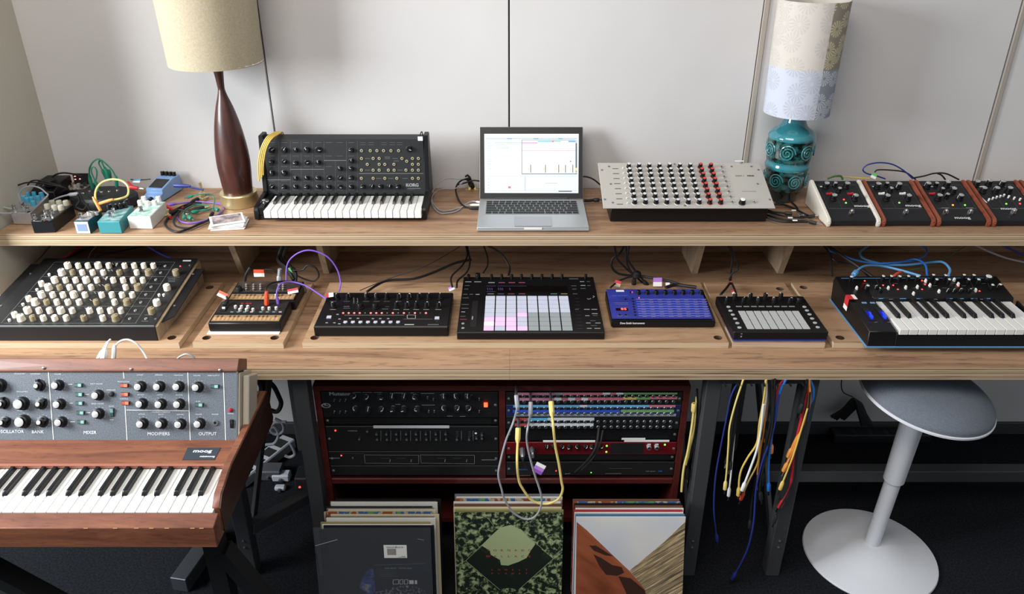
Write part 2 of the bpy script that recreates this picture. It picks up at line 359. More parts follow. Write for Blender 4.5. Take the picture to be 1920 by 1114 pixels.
# ---------------------------------------------------------------- 1. semi-modular synth with mini keys (left of the laptop)
random.seed(3)
def ms_synth():
    t = thing('synthesizer', 'black patch-bay synthesizer with mini keys, between wooden lamp and laptop', 'synthesizer', (-.495, 2.25, .968))
    x0, x1 = -.745, -.247
    prof = [(2.152, .971), (2.152, .998), (2.16, 1.008), (2.262, 1.020), (2.292, 1.18), (2.335, 1.18), (2.37, .971)]
    for a in (x0, x1 - .014): part('side_cheek', MB().prism(prof, a, a + .014, blk2), t, bevel=.002)
    part('case', MB().prism([(2.158, .971), (2.158, .982), (2.268, .982), (2.27, 1.006), (2.289, 1.17), (2.33, 1.173), (2.36, .971)], x0 + .014, x1 - .014, blk), t)
    part('key_slip', MB().box(x0 + .014, -.712, 2.154, 2.268, .983, 1.010, blk2), t, bevel=.003)
    part('end_block', MB().box(-.2585, x1 - .014, 2.154, 2.268, .983, 1.010, blk2), t, bevel=.002)
    part('wheel', MB().lathe([(.010, 0), (.010, .004)], 14, chrome).mesh('wheel'), t, Matrix.Translation((-.722, 2.20, 1.010)))
    fr = Fr((0, 2.268, 1.006), math.atan2(.164, .021)); z = Z(470, 230, 4.8)
    part('front_panel', MB().box(x0 + .014, x1 - .014, 0, .165, -.001, .0012, mat('charcoal_panel', '1E1F20', .5)), t, fr.M)
    kl = knob(.0078, .012, blk2, None, white, skirt=1.25); ks = knob(.0062, .011, blk2, None, white, skirt=1.25)
    put('knob', kl, t, fr, [(187, 248), (187, 455), (300, 248), (300, 455), (505, 245), (607, 245), (1425, 238)], .006, f=z, n=.001)
    put('knob', ks, t, fr, [(187, 353), (300, 353), (187, 580), (300, 580), (403, 248), (403, 365), (403, 503), (403, 580), (505, 360), (505, 500), (505, 580), (607, 360), (607, 500), (607, 580), (703, 497), (703, 580), (803, 415), (803, 500), (803, 580), (905, 248), (905, 345), (905, 415), (905, 497), (905, 580), (1010, 577), (1090, 577), (1170, 577), (1250, 577), (1328, 577)], .006, f=z, n=.001)
    js = [(998, 253), (1077, 253), (1137, 253), (1197, 253), (1263, 253), (1332, 253), (998, 323), (1103, 323), (1157, 323), (1362, 323), (1457, 323), (1510, 323), (1405, 348), (1050, 376), (1157, 376), (1208, 376), (1290, 376), (1457, 376), (1510, 376)]
    js += [(x, 428) for x in (998, 1103, 1157, 1240, 1292, 1398, 1457, 1510)] + [(x, 502) for x in (997, 1103, 1208, 1316, 1457, 1510)]
    put('jack', jack(.0046, .003, mat('pale_brass_nut', 'D8CFA8', .3, .5)), t, fr, js, .002, f=z, n=.001)
    pr = MB()
    for a, b, c, d in [(253, 170, 253, 625), (357, 170, 357, 625), (455, 170, 455, 625), (555, 170, 555, 625), (660, 170, 660, 625), (862, 165, 862, 625), (960, 165, 960, 625), (762, 340, 762, 625)]: fr.line(pr, z(a, b), z(c, d), .0006, dprint, .0014)
    for a, b, c, d in [(357, 420, 658, 420), (660, 340, 860, 340), (135, 515, 357, 515), (975, 458, 1555, 458)]: fr.line(pr, z(a, b), z(c, d), .0009, gprint, .0014)
    for y in (180, 300, 395, 525, 605):
        for x in (190, 300, 403, 505, 607, 703, 803, 905): fr.line(pr, z(x - 28, y), z(x + 28, y), .0009, dprint, .0014)
    for i, x in enumerate((1010, 1085, 1200, 1275, 1340)):
        for y in (180, 200): fr.line(pr, z(x - 25, y), z(x + 25, y), .0009, dprint, .0014)
    for x, y in ((1050, 323), (1230, 323), (1300, 323), (1050, 428), (1345, 428), (1150, 502), (1260, 502), (1390, 502), (1230, 310), (1310, 345)): fr.line(pr, z(x - 24, y), z(x + 24, y), .0016, dprint, .0014)
    x, y = fr.uv(*z(1455, 563), 0); pr.text('KORG', .0135, x, y, .0016, gprint, sx=1.0, bold=.06)
    fr.line(pr, z(1410, 592), z(1530, 592), .001, gprint, .0014); fr.line(pr, z(1410, 603), z(1480, 603), .0008, dprint, .0014)
    part('printed_legend', pr, t, fr.M)
    keyboard(t, -.7105, .02053, 22, 2.132, .125, 1.006, 0, .022, .58)
ms_synth()
# patch cords hung over its left corner
for i in range(4):
    dx = i * 3.2
    cable('mustard patch cord draped over patch-bay synthesizer corner, %s' % ['leftmost strand', 'second strand from left', 'third strand from left', 'strand nearest the knobs'][i], [(486 + dx * .8, 340 - i * 4, 2.262), (484 + dx, 310, 2.258), (489 + dx, 280, 2.26), (500 + dx * .9, 258 + i, 2.268), (512 + dx, 250 + i * .5, 2.30), (520 + dx, 248, 2.33), (524 + dx, 262, 2.372)], .0021, yel, name='patch_cord', group='mustard patch cords on the synthesizer corner')
cable('short black patch plug with white tag at top right of the patch-bay synthesizer', [(785, 263, 2.262), (787, 255, 2.25), (791, 247, 2.27), (794, 262, 2.275)], .0015, rub, name='patch_cord')
solo('cable_tag', MB().box(-.007, .007, -.001, .001, -.006, .006, paper), 'tiny white tag wrapped on plug above patch-bay synthesizer', 'tag', M=Matrix.Translation(PY(788, 260, 2.247)))

# ---------------------------------------------------------------- 2. laptop
def laptop():
    t = thing('laptop', 'open silver laptop with glowing screen in centre of shelf', 'laptop', (.058, 2.18, .968))
    cx = PZ(999, 428, .97).x; hw = .157
    part('base', MB().prism([(2.066, .972), (2.072, .969), (2.285, .969), (2.288, .972), (2.288, .984), (2.068, .982)], cx - hw, cx + hw, alu), t, bevel=.001)
    fb = Fr((cx, 2.068, .9828), math.atan2(.0015, .22))
    part('trackpad', MB().box(-.052, .052, .006, .078, 0, .0006, mat('trackpad_glass', 'A3A5A9', .3, .4)), t, fb.M)
    part('keyboard_well', MB().box(-.137, .137, .098, .206, 0, .0003, mat('well_metal', '8E9090', .5, .3)), t, fb.M)
    part('front_notch', MB().box(cx - .025, cx + .025, 2.0655, 2.067, .976, .982, wplast), t)
    rows = [(.190, .012, [1] * 14), (.172, .0155, [1] * 13 + [1.5]), (.154, .0155, [1.5] + [1] * 12 + [1]), (.136, .0155, [1.75] + [1] * 11 + [1.75]), (.118, .0155, [2.2] + [1] * 10 + [2.3]), (.100, .0155, [1, 1, 1, 1.25, 5, 1.25, 1, 1, 1, 1])]
    for y, h, ws in rows:
        un = .272 / sum(ws); x = -.136
        for w_ in ws:
            part('key', padm(un * w_ - .0026, h - .0022, .0012, rub), t, fb.at(x + un * w_ / 2, y + h / 2, .0003)); x += un * w_
    ln = .219; fr = Fr((cx, 2.288, .984), R(90 - 27)); hx = hw
    fr = Fr((cx, 2.289, .985), R(62.5))
    lid = part('lid', MB().box(-hx, hx, 0, ln, -.0055, -.001, alu), t, fr.M, bevel=.0012)
    part('bezel', MB().box(-hx + .001, hx - .001, .001, ln - .001, -.001, 0, blk2), t, fr.M, bevel=.0004)
    part('hinge', MB().box(-.11, .11, -.004, .004, -.004, .001, blk3), t, fr.M)
    z = Z(860, 220, 5.0625)
    sc = [fr.uv(*z(a, b), .0004) for a, b in ((247, 718), (1136, 720), (1140, 157), (243, 157))]
    scr = mat('screen_white', 'DDECF4', .3, emit=.9); mb = MB(); mb.add([(a, b, .0004) for a, b in sc], [(0, 1, 2, 3)], scr)
    s_ = part('screen', mb, t, fr.M)
    ui = MB()
    def C(n_, c): return mat('screen_' + n_, c, .3, emit=.85)
    def rect(a, b, c, d, m_, n=.0006):
        p = [fr.uv(*z(x, y), n) for x, y in ((a, d), (c, d), (c, b), (a, b))]; ui.add([(x, y, n) for x, y in p], [(0, 1, 2, 3)], m_)
    g = C('grey', 'B8C4CE'); dk = C('dark', '5B6168'); wh = C('bright', 'FAFCFF'); pk = C('pink', 'E58AD8'); cy = C('cyan', '7CC4E0'); bl = C('blue', '5B9BDB'); rd = C('red', 'C76A7A'); gn = C('green', '8CCFC0'); yw = C('yellow', 'EBD87A')
    rect(247, 160, 1136, 188, wh); rect(255, 196, 1125, 208, g); rect(460, 198, 505, 208, bl, .0008); rect(710, 198, 758, 208, bl, .0008); rect(945, 198, 985, 208, bl, .0008)
    rect(255, 216, 600, 218, g); rect(345, 238, 600, 246, g); rect(343, 218, 345, 530, g); rect(598, 214, 604, 540, dk); rect(604, 214, 1106, 218, dk)
    rect(604, 220, 1106, 530, wh); rect(604, 238, 748, 248, pk, .0008); rect(752, 222, 880, 236, cy, .0008); rect(883, 222, 905, 236, rd, .0008); rect(907, 222, 970, 234, gn, .0008); rect(1042, 222, 1106, 236, bl, .0008)
    rect(604, 313, 1106, 317, rd, .0008); rect(1106, 216, 1124, 540, g); rect(1110, 245, 1124, 515, dk, .0008); rect(604, 534, 1124, 541, dk, .0008); rect(1108, 480, 1124, 510, yw, .001)
    for x in (750, 882, 907, 971, 1040): rect(x, 220, x + 2, 530, g, .0008)
    for x in (684, 824, 950, 1014, 1083): rect(x - 4, 450, x + 4, 526, dk, .0008); rect(x - 26, 485, x - 12, 500, yw, .0008)
    rect(1055, 412, 1070, 425, rd, .0008)
    rect(258, 556, 628, 560, g); rect(632, 556, 1124, 560, g); rect(626, 560, 636, 695, g); rect(255, 695, 1130, 700, g); rect(948, 697, 1074, 708, dk, .0008); rect(470, 655, 495, 675, rd, .0008)
    rect(822, 622, 935, 629, g, .0008)
    for i, y in enumerate((243, 268, 290, 313, 338, 363, 395, 415, 440, 462, 485)): rect(270, y, 300 + (i * 37) % 22, y + 5, g)
    for i, y in enumerate((252, 266, 283, 294)): rect(355, y, 430 + (i * 53) % 60, y + 5, g)
    for i, y in enumerate((580, 610, 640, 668)): rect(275, y, 290, y + 8, g); rect(300, y, 445, y + 2, g); rect(518, y, 570, y + 3, g)
    part('screen_interface', ui, s_, fr.M)
laptop()
# ---------------------------------------------------------------- 3. silver drum synthesizer (right of the laptop)
random.seed(5)
def drum_synth():
    t = thing('drum_synthesizer', 'silver rack-width drum synthesizer with rows of black and red knobs on black box', 'synthesizer', (.50, 2.2, .968))
    x0, x1 = .2564, .7395
    part('case', MB().prism([(2.141, .970), (2.136, 1.022), (2.29, 1.076), (2.30, .970)], .2828, .7324, blk2), t, bevel=.002)
    for x in (.30, .715): part('foot', MB().lathe([(.008, 0), (.009, .002)], 12, rub), t, Matrix.Translation((x, 2.155, .968)))
    fr = Fr((0, 2.1007, 1.027), math.atan2(.068, .198)); z = Z(1100, 280, 4.571)
    part('faceplate', MB().box(x0, x1, 0, .2095, -.003, 0, silver), t, fr.M, bevel=.0008)
    kb = knob(.0062, .014, blk2, mat('knob_cap_grey', 'C9C9C9', .3), white, skirt=1.2); kr = knob(.0062, .014, blk2, mat('knob_cap_red', 'C84038', .4), mat('red_mark', 'D0483F', .5), skirt=1.2)
    ys = [124, 164, 204, 248, 290, 336, 380, 430]
    c1 = [367, 455, 541, 628, 715, 802, 892, 980, 1067]; c8 = [412, 505, 598, 690, 782, 876, 968, 1060, 1155]
    base = MB().lathe([(.0082, 0), (.0078, .0012)], 16, wplast).mesh('skirt'); basr = MB().lathe([(.0082, 0), (.0078, .0012)], 16, mat('red_skirt', 'D0483F', .5)).mesh('skirt')
    xs = [(fr.uv(*z(a, ys[0]), .014)[0] + fr.uv(*z(b, ys[7]), .014)[0]) / 2 for a, b in zip(c1, c8)]
    for i, y in enumerate(ys):
        f = i / 7; sy = fr.uv(*z(600, y), .014)[1]
        for j in range(9):
            k = part('knob', kr if j > 6 else kb, t, fr.at(xs[j], sy, .0005, random.uniform(-1.5, 1.5)), label='red-capped knob' if j > 6 else None)
            part('knob_skirt', basr if j > 6 else base, k, fr.at(xs[j], sy, 0))
    put('jack', jack(.0045, .004), t, fr, [(1155, 150), (1167, 192), (1178, 235), (1193, 275), (1205, 320), (1218, 362), (1233, 407), (1248, 452), (1435, 452)], .002, f=z)
    put('knob', knob(.0085, .014, blk2, wplast, white, skirt=1.15), t, fr, [(1340, 430)], .014, .5, f=z)
    put('screw', screw, t, fr, [(130, 178), (155, 430), (1470, 177), (1567, 432), (190, 148), (205, 298), (222, 458), (840, 484), (1463, 298), (1410, 148), (1240, 148), (752, 128)], 0, f=z)
    sw = MB().box(-.0016, .0016, -.0016, .0016, 0, .004, wplast).mesh('toggle')
    put('toggle', sw, t, fr, [(310 + i * 5.5, 158 + i * 43) for i in range(8)], .003, 0, f=z)
    pr = MB()
    for i, y in enumerate((165, 208, 250, 293, 337, 380, 424, 470)):
        x = 245 + i * 5.7; fr.line(pr, z(x - 26, y), z(x + 26, y), .0022, blk3)
        fr.line(pr, z(345 + i * 5.5, y + 2), z(1200 + i * 12, y + 2), .0004, gprint)
    x, y = fr.uv(*z(1340, 229)); pr.text('DRM 1', .009, x - .009, y, .0006, mat('brown_print', '5A4038', .6)); pr.text('MKIII', .009, x + .022, y, .0006, MATS['brown_print'], bold=.05)
    x, y = fr.uv(*z(1390, 360)); pr.text('vermona', .009, x, y, .0006, gprint, sx=1.3)
    part('printed_legend', pr, t, fr.M)
    part('lever', MB().box(-.018, .008, -.0015, .0015, .008, .010, wplast).box(-.002, .002, -.002, .002, 0, .008, chrome), t, fr.px(*z(1318, 122), 0, .0, 0), label='white plastic tab')
drum_synth()

# ---------------------------------------------------------------- 4. wooden lamp and ceramic lamp
def lathe_px(mb, cx, cy, rows, seg, m_):   # rows: (radius, z)
    mb.lathe([(r, z) for r, z in rows], seg, m_, (cx, cy, 0))
linen = mat('linen_shade', 'A69A80', .85, noise=('B6AA90', 220, .3, .7), bump=.5, bscale=900)
def sm(rows, k=4):
    p = spline([Vector((r, z, 0)) for r, z in rows], k); return [(max(q.x, .0005), q.y) for q in p]
def lamp_wood():
    cy = 2.295; cx = PZ(451, 385, .968).x; cx = (PY(449, 372, cy)).x
    t = thing('table_lamp', 'tall turned walnut table lamp with beige linen shade and brass foot', 'lamp', (cx, cy, .968))
    part('foot', MB().lathe([(.050, .968), (.0575, .969), (.0575, .973), (.0535, .998), (.0555, 1.004), (.0535, 1.007), (.046, 1.007)], 40, brass, (cx, cy, 0)), t)
    part('stem', MB().lathe(sm([(.0425, 1.005), (.0455, 1.045), (.0485, 1.09), (.0475, 1.13), (.042, 1.18), (.034, 1.225), (.024, 1.265), (.014, 1.295), (.0095, 1.313)]), 32, walnut, (cx, cy, 0)), t)
    part('neck', MB().lathe([(.0098, 1.313), (.0095, 1.318)] + sm([(.0095, 1.318), (.012, 1.35), (.017, 1.39), (.0225, 1.425), (.024, 1.43), (.024,1.44)]), 28, walnut, (cx, cy, 0)), t)
    sh = MB(); r0, r1, zb, zt = .128, .139, 1.388, 1.76
    sh.lathe([(r0, zb), (r1, zt), (r1 - .002, zt), (r0 - .002, zb), (r0, zb)], 56, linen, (cx - .002, cy, 0), caps=False)
    s_ = part('lamp_shade', sh, t); part('shade_ring', MB().tube([(cx + (r0 - .003) * math.cos(a * math.pi / 16), cy + (r0 - .003) * math.sin(a * math.pi / 16), zb + .004) for a in range(33)], .002, wplast, 6), s_)
lamp_wood()
shade_m = mat('patterned_shade', 'D9D6D0', .8)
def deco_shade(m, cx, cy, scale):   # printed daisies, unrolled round the drum of the shade
    nt = m.node_tree; b = nt.nodes['Principled BSDF']; L = nt.links.new; N = nt.nodes.new
    def ma(op, a, b_=None, c=None):
        n = N('ShaderNodeMath'); n.operation = op
        for i, q in enumerate((a, b_, c)):
            if q is None: continue
            if isinstance(q, (int, float)): n.inputs[i].default_value = q
            else: L(q, n.inputs[i])
        return n.outputs[0]
    tc = N('ShaderNodeTexCoord'); sp = N('ShaderNodeSeparateXYZ'); L(tc.outputs['Object'], sp.inputs[0])
    uu = ma('MULTIPLY', ma('ARCTAN2', ma('SUBTRACT', sp.outputs[1], cy), ma('SUBTRACT', sp.outputs[0], cx)), .096)
    cv = N('ShaderNodeCombineXYZ'); L(uu, cv.inputs[0]); L(sp.outputs[2], cv.inputs[1])
    sc = N('ShaderNodeVectorMath'); sc.operation = 'SCALE'; sc.inputs[3].default_value = scale; L(cv.outputs[0], sc.inputs[0])
    vo = N('ShaderNodeTexVoronoi'); vo.voronoi_dimensions = '2D'; vo.inputs['Scale'].default_value = 1; vo.inputs['Randomness'].default_value = .8; L(sc.outputs[0], vo.inputs['Vector'])
    df = N('ShaderNodeVectorMath'); df.operation = 'SUBTRACT'; L(sc.outputs[0], df.inputs[0]); L(vo.outputs['Position'], df.inputs[1])
    s2 = N('ShaderNodeSeparateXYZ'); L(df.outputs[0], s2.inputs[0])
    pet = ma('SINE', ma('MULTIPLY', ma('ARCTAN2', s2.outputs[1], s2.outputs[0]), 15))
    d = vo.outputs['Distance']; pf = ma('GREATER_THAN', pet, -.35); m1 = ma('MULTIPLY', ma('LESS_THAN', d, .46), ma('GREATER_THAN', d, .09)); f = ma('MULTIPLY', pf, m1)
    r = N('ShaderNodeValToRGB'); L(f, r.inputs[0]); r.color_ramp.elements[0].position = .3; r.color_ramp.elements[1].position = .7; return nt, b, r
LCY = 2.335; LCX = PY(1470, 370, LCY).x - .006
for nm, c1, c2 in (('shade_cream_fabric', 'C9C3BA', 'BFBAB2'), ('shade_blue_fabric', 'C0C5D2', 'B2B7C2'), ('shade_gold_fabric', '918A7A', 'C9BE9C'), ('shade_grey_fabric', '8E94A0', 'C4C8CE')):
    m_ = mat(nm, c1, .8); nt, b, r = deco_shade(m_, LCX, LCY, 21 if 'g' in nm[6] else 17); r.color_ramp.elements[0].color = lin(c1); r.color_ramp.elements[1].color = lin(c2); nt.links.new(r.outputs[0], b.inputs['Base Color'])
def lamp_ceramic():
    cy = 2.335; cx = PY(1470, 370, cy).x - .006
    t = thing('table_lamp', 'turquoise glazed ceramic lamp with embossed spirals and pale floral drum shade', 'lamp', (cx, cy, .968))
    tq = mat('turquoise_glaze', '256F7A', .12, noise=('3B8A94', 12, .35, .65), coat=1); tq2 = mat('dark_relief_glaze', '0A1816', .14, noise=('2A6262', 60, .42, .62), coat=1)
    tb = mat('black_glaze', '081214', .12, coat=1, noise=('0E3A40', 20, .4, .7))
    part('foot', MB().lathe(sm([(.040, .968), (.0425, .972), (.048, .99), (.054, 1.006)]), 36, tb, (cx, cy, 0)), t)
    lo = part('lower_band', MB().lathe(sm([(.054, 1.006), (.0605, 1.02), (.0635, 1.045), (.064, 1.065), (.0665, 1.072)]), 36, tq2, (cx, cy, 0)), t)
    part('waist', MB().lathe(sm([(.0665, 1.072), (.0675, 1.08), (.065, 1.09), (.0655, 1.096)]), 36, tq, (cx, cy, 0)), t)
    up = part('upper_band', MB().lathe(sm([(.0655, 1.096), (.0675, 1.11), (.0685, 1.14), (.0695, 1.163)]), 36, tq2, (cx, cy, 0)), t)
    part('shoulder', MB().lathe(sm([(.0695, 1.163), (.069, 1.172), (.060, 1.184), (.043, 1.196), (.034, 1.212), (.030, 1.232), (.029, 1.255)]), 36, tq, (cx, cy, 0)), t)
    rel = mat('spiral_glaze', '3F8488', .12, coat=1)
    for bd, zc, rr, R0, off in ((up, 1.130, .024, .0685, 0), (lo, 1.040, .022, .0635, .55)):
        for k in range(7):
            a0 = off + k * 2 * math.pi / 7 - .2; pts = []
            for i in range(34):
                q = i / 33 * 5.2 * math.pi; r = rr * (1 - .88 * i / 33); dx = r * math.cos(q); dz = r * math.sin(q) * 1.05
                an = a0 + dx / R0; RR = R0 + .0008 - (0.0 if abs(dz) < .02 else .001); pts.append((cx + RR * math.cos(an), cy + RR * math.sin(an), zc + dz))
            part('spiral', MB().tube(pts, .0019, rel, 5), bd)
    # shade made of four fabric pieces: two around, two up, seen as a patchwork
    zb, zm, zt = 1.238, 1.375, 1.553; r0, r1 = .094, .098
    def arc(a, b, z0, z1, m_, nm):
        mb = MB(); n = max(2, int((b - a) / R(6))); vs = []; fs = []
        for rr_ in (0, -.0015):
            for z_ in (z0, z1):
                ra = r0 + (r1 - r0) * (z_ - zb) / (zt - zb) + rr_
                for i in range(n + 1): an = a + (b - a) * i / n; vs.append((cx + ra * math.cos(an), cy + ra * math.sin(an), z_))
        k = n + 1
        for i in range(n):
            fs += [(i, i + 1, k + i + 1, k + i), (2 * k + i, 3 * k + i, 3 * k + i + 1, 2 * k + i + 1), (i, 2 * k + i, 2 * k + i + 1, i + 1), (k + i, k + i + 1, 3 * k + i + 1, 3 * k + i)]
        mb.add(vs, fs, m_); return part(nm, mb, t)
    A, B, C_ = R(-76), R(-12), R(284)
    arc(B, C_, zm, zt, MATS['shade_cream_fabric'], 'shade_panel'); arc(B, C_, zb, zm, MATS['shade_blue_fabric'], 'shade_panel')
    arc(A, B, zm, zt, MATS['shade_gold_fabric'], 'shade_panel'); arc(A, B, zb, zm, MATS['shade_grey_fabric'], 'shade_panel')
    part('socket', MB().lathe([(.012, 1.255), (.012, 1.30), (.03, 1.31), (.032, 1.36), (.004, 1.38)], 16, wplast, (cx, cy, 0)), t)
lamp_ceramic()

# ---------------------------------------------------------------- 5. row of effect pedals with wooden cheeks, right end of the shelf
def mooger(x0, label, cheek, cheek2, f, big, small, sw=(), leds=(), foots=(), text=None, extra=None, w_=.1535):
    t = thing('effect_pedal', label, 'effect pedal', (x0 + w_ / 2, 2.2, .968), 'black effect pedals with wooden cheeks at right of the shelf')
    prof = [(2.103, .968), (2.100, .982), (2.108, .994), (2.282, 1.048), (2.290, 1.044), (2.290, .968)]
    part('wooden_cheek', MB().prism(prof, x0, x0 + .012, cheek), t, bevel=.003, seg=2); part('wooden_cheek', MB().prism(prof, x0 + w_ - .012, x0 + w_, cheek2), t, bevel=.003, seg=2)
    part('case', MB().prism([(2.108, .972), (2.108, .985), (2.114, .9895), (2.286, 1.0425), (2.291, .972)], x0 + .012, x0 + w_ - .012, blk), t)
    fr = Fr((0, 2.114, .990), math.atan2(.053, .172))
    kl = knob(.0085, .016, blk2, alu, white, skirt=1.2, capr=.85); ks = knob(.0062, .013, blk2, alu, white, skirt=1.2, capr=.85)
    put('knob', kl, t, fr, big, .016, f=f); put('knob', ks, t, fr, small, .013, f=f)
    for (x, y), m_ in sw: part('rocker_switch', MB().prism([(-.008, 0), (.008, 0), (.008, .006), (0, .0035), (-.008, .004)], -.003, .003, m_, 'y').mesh('rocker_switch'), t, fr.px(*f(x, y), .004, 0, 0))
    for (x, y), m_ in leds: part('led', ledm(.0026, m_), t, fr.px(*f(x, y), .002, 0, 0))
    for x, y in foots:
        fs = part('foot_switch', MB().lathe([(.0075, 0), (.0075, .003), (.0062, .0035), (.0062, .008)], 6, chrome), t, fr.px(*f(x, y + 18), .003, 0, 0))
        part('button', MB().lathe([(.0045, 0), (.0045, .010), (.003, .0115)], 14, chrome), fs, fr.px(*f(x, y + 18), .003, .008, 0))
    pr = MB(); q = [(260, 180), (850, 180), (1095, 560), (485, 560)]
    a0, y1 = x0 + .021, .164; 
    for xa, ya, xb, yb in ((x0 + .02, .158, x0 + w_ - .02, .158), (x0 + .02, .045, x0 + w_ - .02, .045)): fr.quad(pr, xa, ya, xb, ya + .0006, gprint)
    for xa in (x0 + .02, x0 + .058, x0 + .096, x0 + w_ - .0206): fr.quad(pr, xa, .045, xa + .0006, .158, dprint)
    fr.quad(pr, x0 + .024, .148, x0 + .048, .153, white); fr.quad(pr, x0 + .092, .149, x0 + .108, .1525, gprint)
    if text: x, y = fr.uv(*f(*text)); pr.text('moog', .0145, x, y, .0006, white, sx=1.35, bold=.04)
    for x, y in foots[1:] and foots: xx, yy = fr.uv(*f(x - 10, y - 45)); fr.quad(pr, xx - .011, yy, xx + .011, yy + .002, gprint)
    part('printed_legend', pr, t, fr.M)
    if extra: extra(t, fr, f)
fa = Z(1500, 320, 9.143); fb_ = Z(1710, 320, 9.143)
mooger(.893, 'black effect pedal with cream-painted cheeks, next to the turquoise lamp', wcheek, wcheek, fa, [(465, 210), (815, 210), (595, 415), (965, 418)], [(615, 205), (685, 297)], [((505, 388), redp), ((865, 388), redp)], [((755, 488), ledr), ((790, 545), ledg)], [(885, 690)], (1060, 608))
mooger(1.049, 'black effect pedal with brown cheeks and two white rocker switches', bcheek, bcheek, fa, [(1350, 218), (1710, 218), (1510, 420), (1875, 420)], [(1500, 208), (1575, 295)], [((1400, 385), wplast), ((1760, 385), wplast)], [((1705, 543), ledg)], [(1815, 688)], (1935, 602))
mooger(1.206, 'black effect pedal with brown cheeks, two foot switches and a glowing orange light', bcheek, bcheek, fb_, [(290, 210), (625, 190), (730, 300), (480, 415), (850, 415)], [(430, 208), (535, 300), (620, 397)], [((345, 388), redp)], [((705, 583), ledo), ((912, 583), ledg)], [(580, 690), (1000, 690)], (860, 812))
def sliders(t, fr, f):
    for x, y in [(1325, 488), (1392, 465), (1457, 445), (1520, 430), (1583, 412), (1665, 435), (1760, 460), (1860, 480)]:
        part('toggle', MB().lathe([(.0025, 0), (.003, .008), (.002, .009)], 10, wplast).mesh('toggle'), t, fr.px(*f(x, y), .007, 0, 0))
    pr = MB(); fr.line(pr, f(1180, 450), f(1285, 550), .004, wplast); part('cable_marker', pr, t, fr.M)
mooger(1.363, 'black effect pedal with brown cheeks and an arc of small white toggles', bcheek, bcheek, fb_, [(1130, 180), (1345, 165), (1570, 175), (1250, 290), (1470, 290), (1690, 290)], [], [], [((1620, 562), ledg), ((1855, 560), ledr)], [(1740, 690)], (1650, 655), sliders)
mooger(1.520, 'black effect pedal cut off by the right edge of the photo', bcheek, bcheek, fb_, [(2200, 210), (2500, 210)], [(2350, 300)], [], [], [(2500, 700)], None)

# ---------------------------------------------------------------- 6. left cluster of small pedals on the shelf
def box_pedal(label, q, zt, m_body, m_face, knobs=(), kmesh=None, foots=(), f=None, body2=None, extra=None, front=.0, name='effect_pedal'):
    """q: pixel of base front-left, front-right, back-right, back-left corner of the TOP face; zt its height"""
    p = [PZ(*f(*c), zt) for c in q]; c = sum(p, Vector()) / 4
    t = thing(name, label, 'effect pedal', (c.x, c.y, .968), 'small metal effect pedals at the left of the shelf')
    lo = [Vector((a.x + (c.x - a.x) * front, a.y + (c.y - a.y) * front, .969)) for a in p]
    part('case', MB().hexa(lo + [Vector((a.x, a.y, zt)) for a in p], m_body), t, bevel=.0012)
    fr = Fr((0, 0, zt), 0); mb = MB(); ins = [a + (c - a) * .08 for a in p]; mb.add([(a.x, a.y, .0005) for a in ins], [(0, 1, 2, 3)], m_face); part('face_label', mb, t, fr.M)
    for x, y in knobs: part('knob', kmesh, t, fr.px(*f(x, y), .012, 0, random.uniform(-1, 1)))
    for x, y in foots:
        M_ = fr.px(*f(x, y), .016, 0, 0)
        fs = part('foot_switch', MB().lathe([(.007, 0), (.007, .004), (.005, .005), (.0038, .012)], 10, chrome).mesh('foot_switch'), t, M_)
        part('button', MB().lathe([(.0052, 0), (.0052, .004), (.004, .005)], 12, chrome).mesh('button'), fs, M_ @ Matrix.Translation((0, 0, .012)))
    if extra: extra(t, fr)
    return t, fr, p
zl = Z(0, 290, 6.965); zm_ = Z(130, 290, 6.964)
kblue = knob(.0075, .013, mat('pearl_blue_knob', '3F9EC4', .2), mat('pearl_blue_cap', '66B8D6', .2), seg=14); kcream = knob(.0085, .014, mat('pearl_cream_knob', 'B8B4A2', .2), mat('pearl_cream_cap', 'D0CCBC', .2), seg=14)
kwhite = knob(.0075, .015, wplast, wplast, blk3, seg=14); kblack = knob(.0078, .014, blk2, blk3, white, seg=14); kclear = knob(.005, .010, clear, chrome, seg=12)
def lab(t, fr): pass
box_pedal('chrome effect pedal with pale-blue knobs and white front label, leftmost on the shelf', [(135, 755), (395, 760), (640, 530), (330, 520)], 1.005, mat('polished_silver', 'C8CACC', .25, .6), mat('silver_face', 'A5A49F', .35, .4), [(305, 545), (350, 500), (405, 560), (440, 490), (490, 545), (535, 500), (345, 570), (430, 610)], kblue, [(170, 655), (285, 620), (345, 680)], zl)
box_pedal('black effect pedal with cream pearl knobs, beside the chrome pedal', [(400, 870), (680, 860), (955, 650), (640, 640)], 1.005, mat('black_enamel', '17181B', .35), mat('dark_face', '3A3835', .35, .3), [(610, 655), (675, 610), (705, 670), (765, 610), (790, 670), (855, 610)], kcream, [(440, 780), (555, 790), (620, 790), (580, 720), (665, 715)], zl)
box_pedal('small white-fronted pedal with blue picture label and teal sides', [(60, 865), (245, 865), (420, 735), (260, 730)], 1.006, mat('teal_dark_side', '1F4A55', .4), mat('grey_face', '8C8C8C', .4), [(245, 735), (300, 730), (345, 735), (280, 750)], kclear, [(135, 765)], zm_,
    extra=lambda t, fr: (part('front_label', (lambda a, b: MB().box(a.x, b.x, a.y - .002, a.y - .0005, 0.970, 1.004, wplast).box(a.x + .005, b.x - .005, a.y - .0026, a.y - .0019, .977, .998, mat('blue_picture', '7F93B5', .5)))(PZ(*zm_(64, 868), 1.006), PZ(*zm_(238, 868), 1.006)), t)))
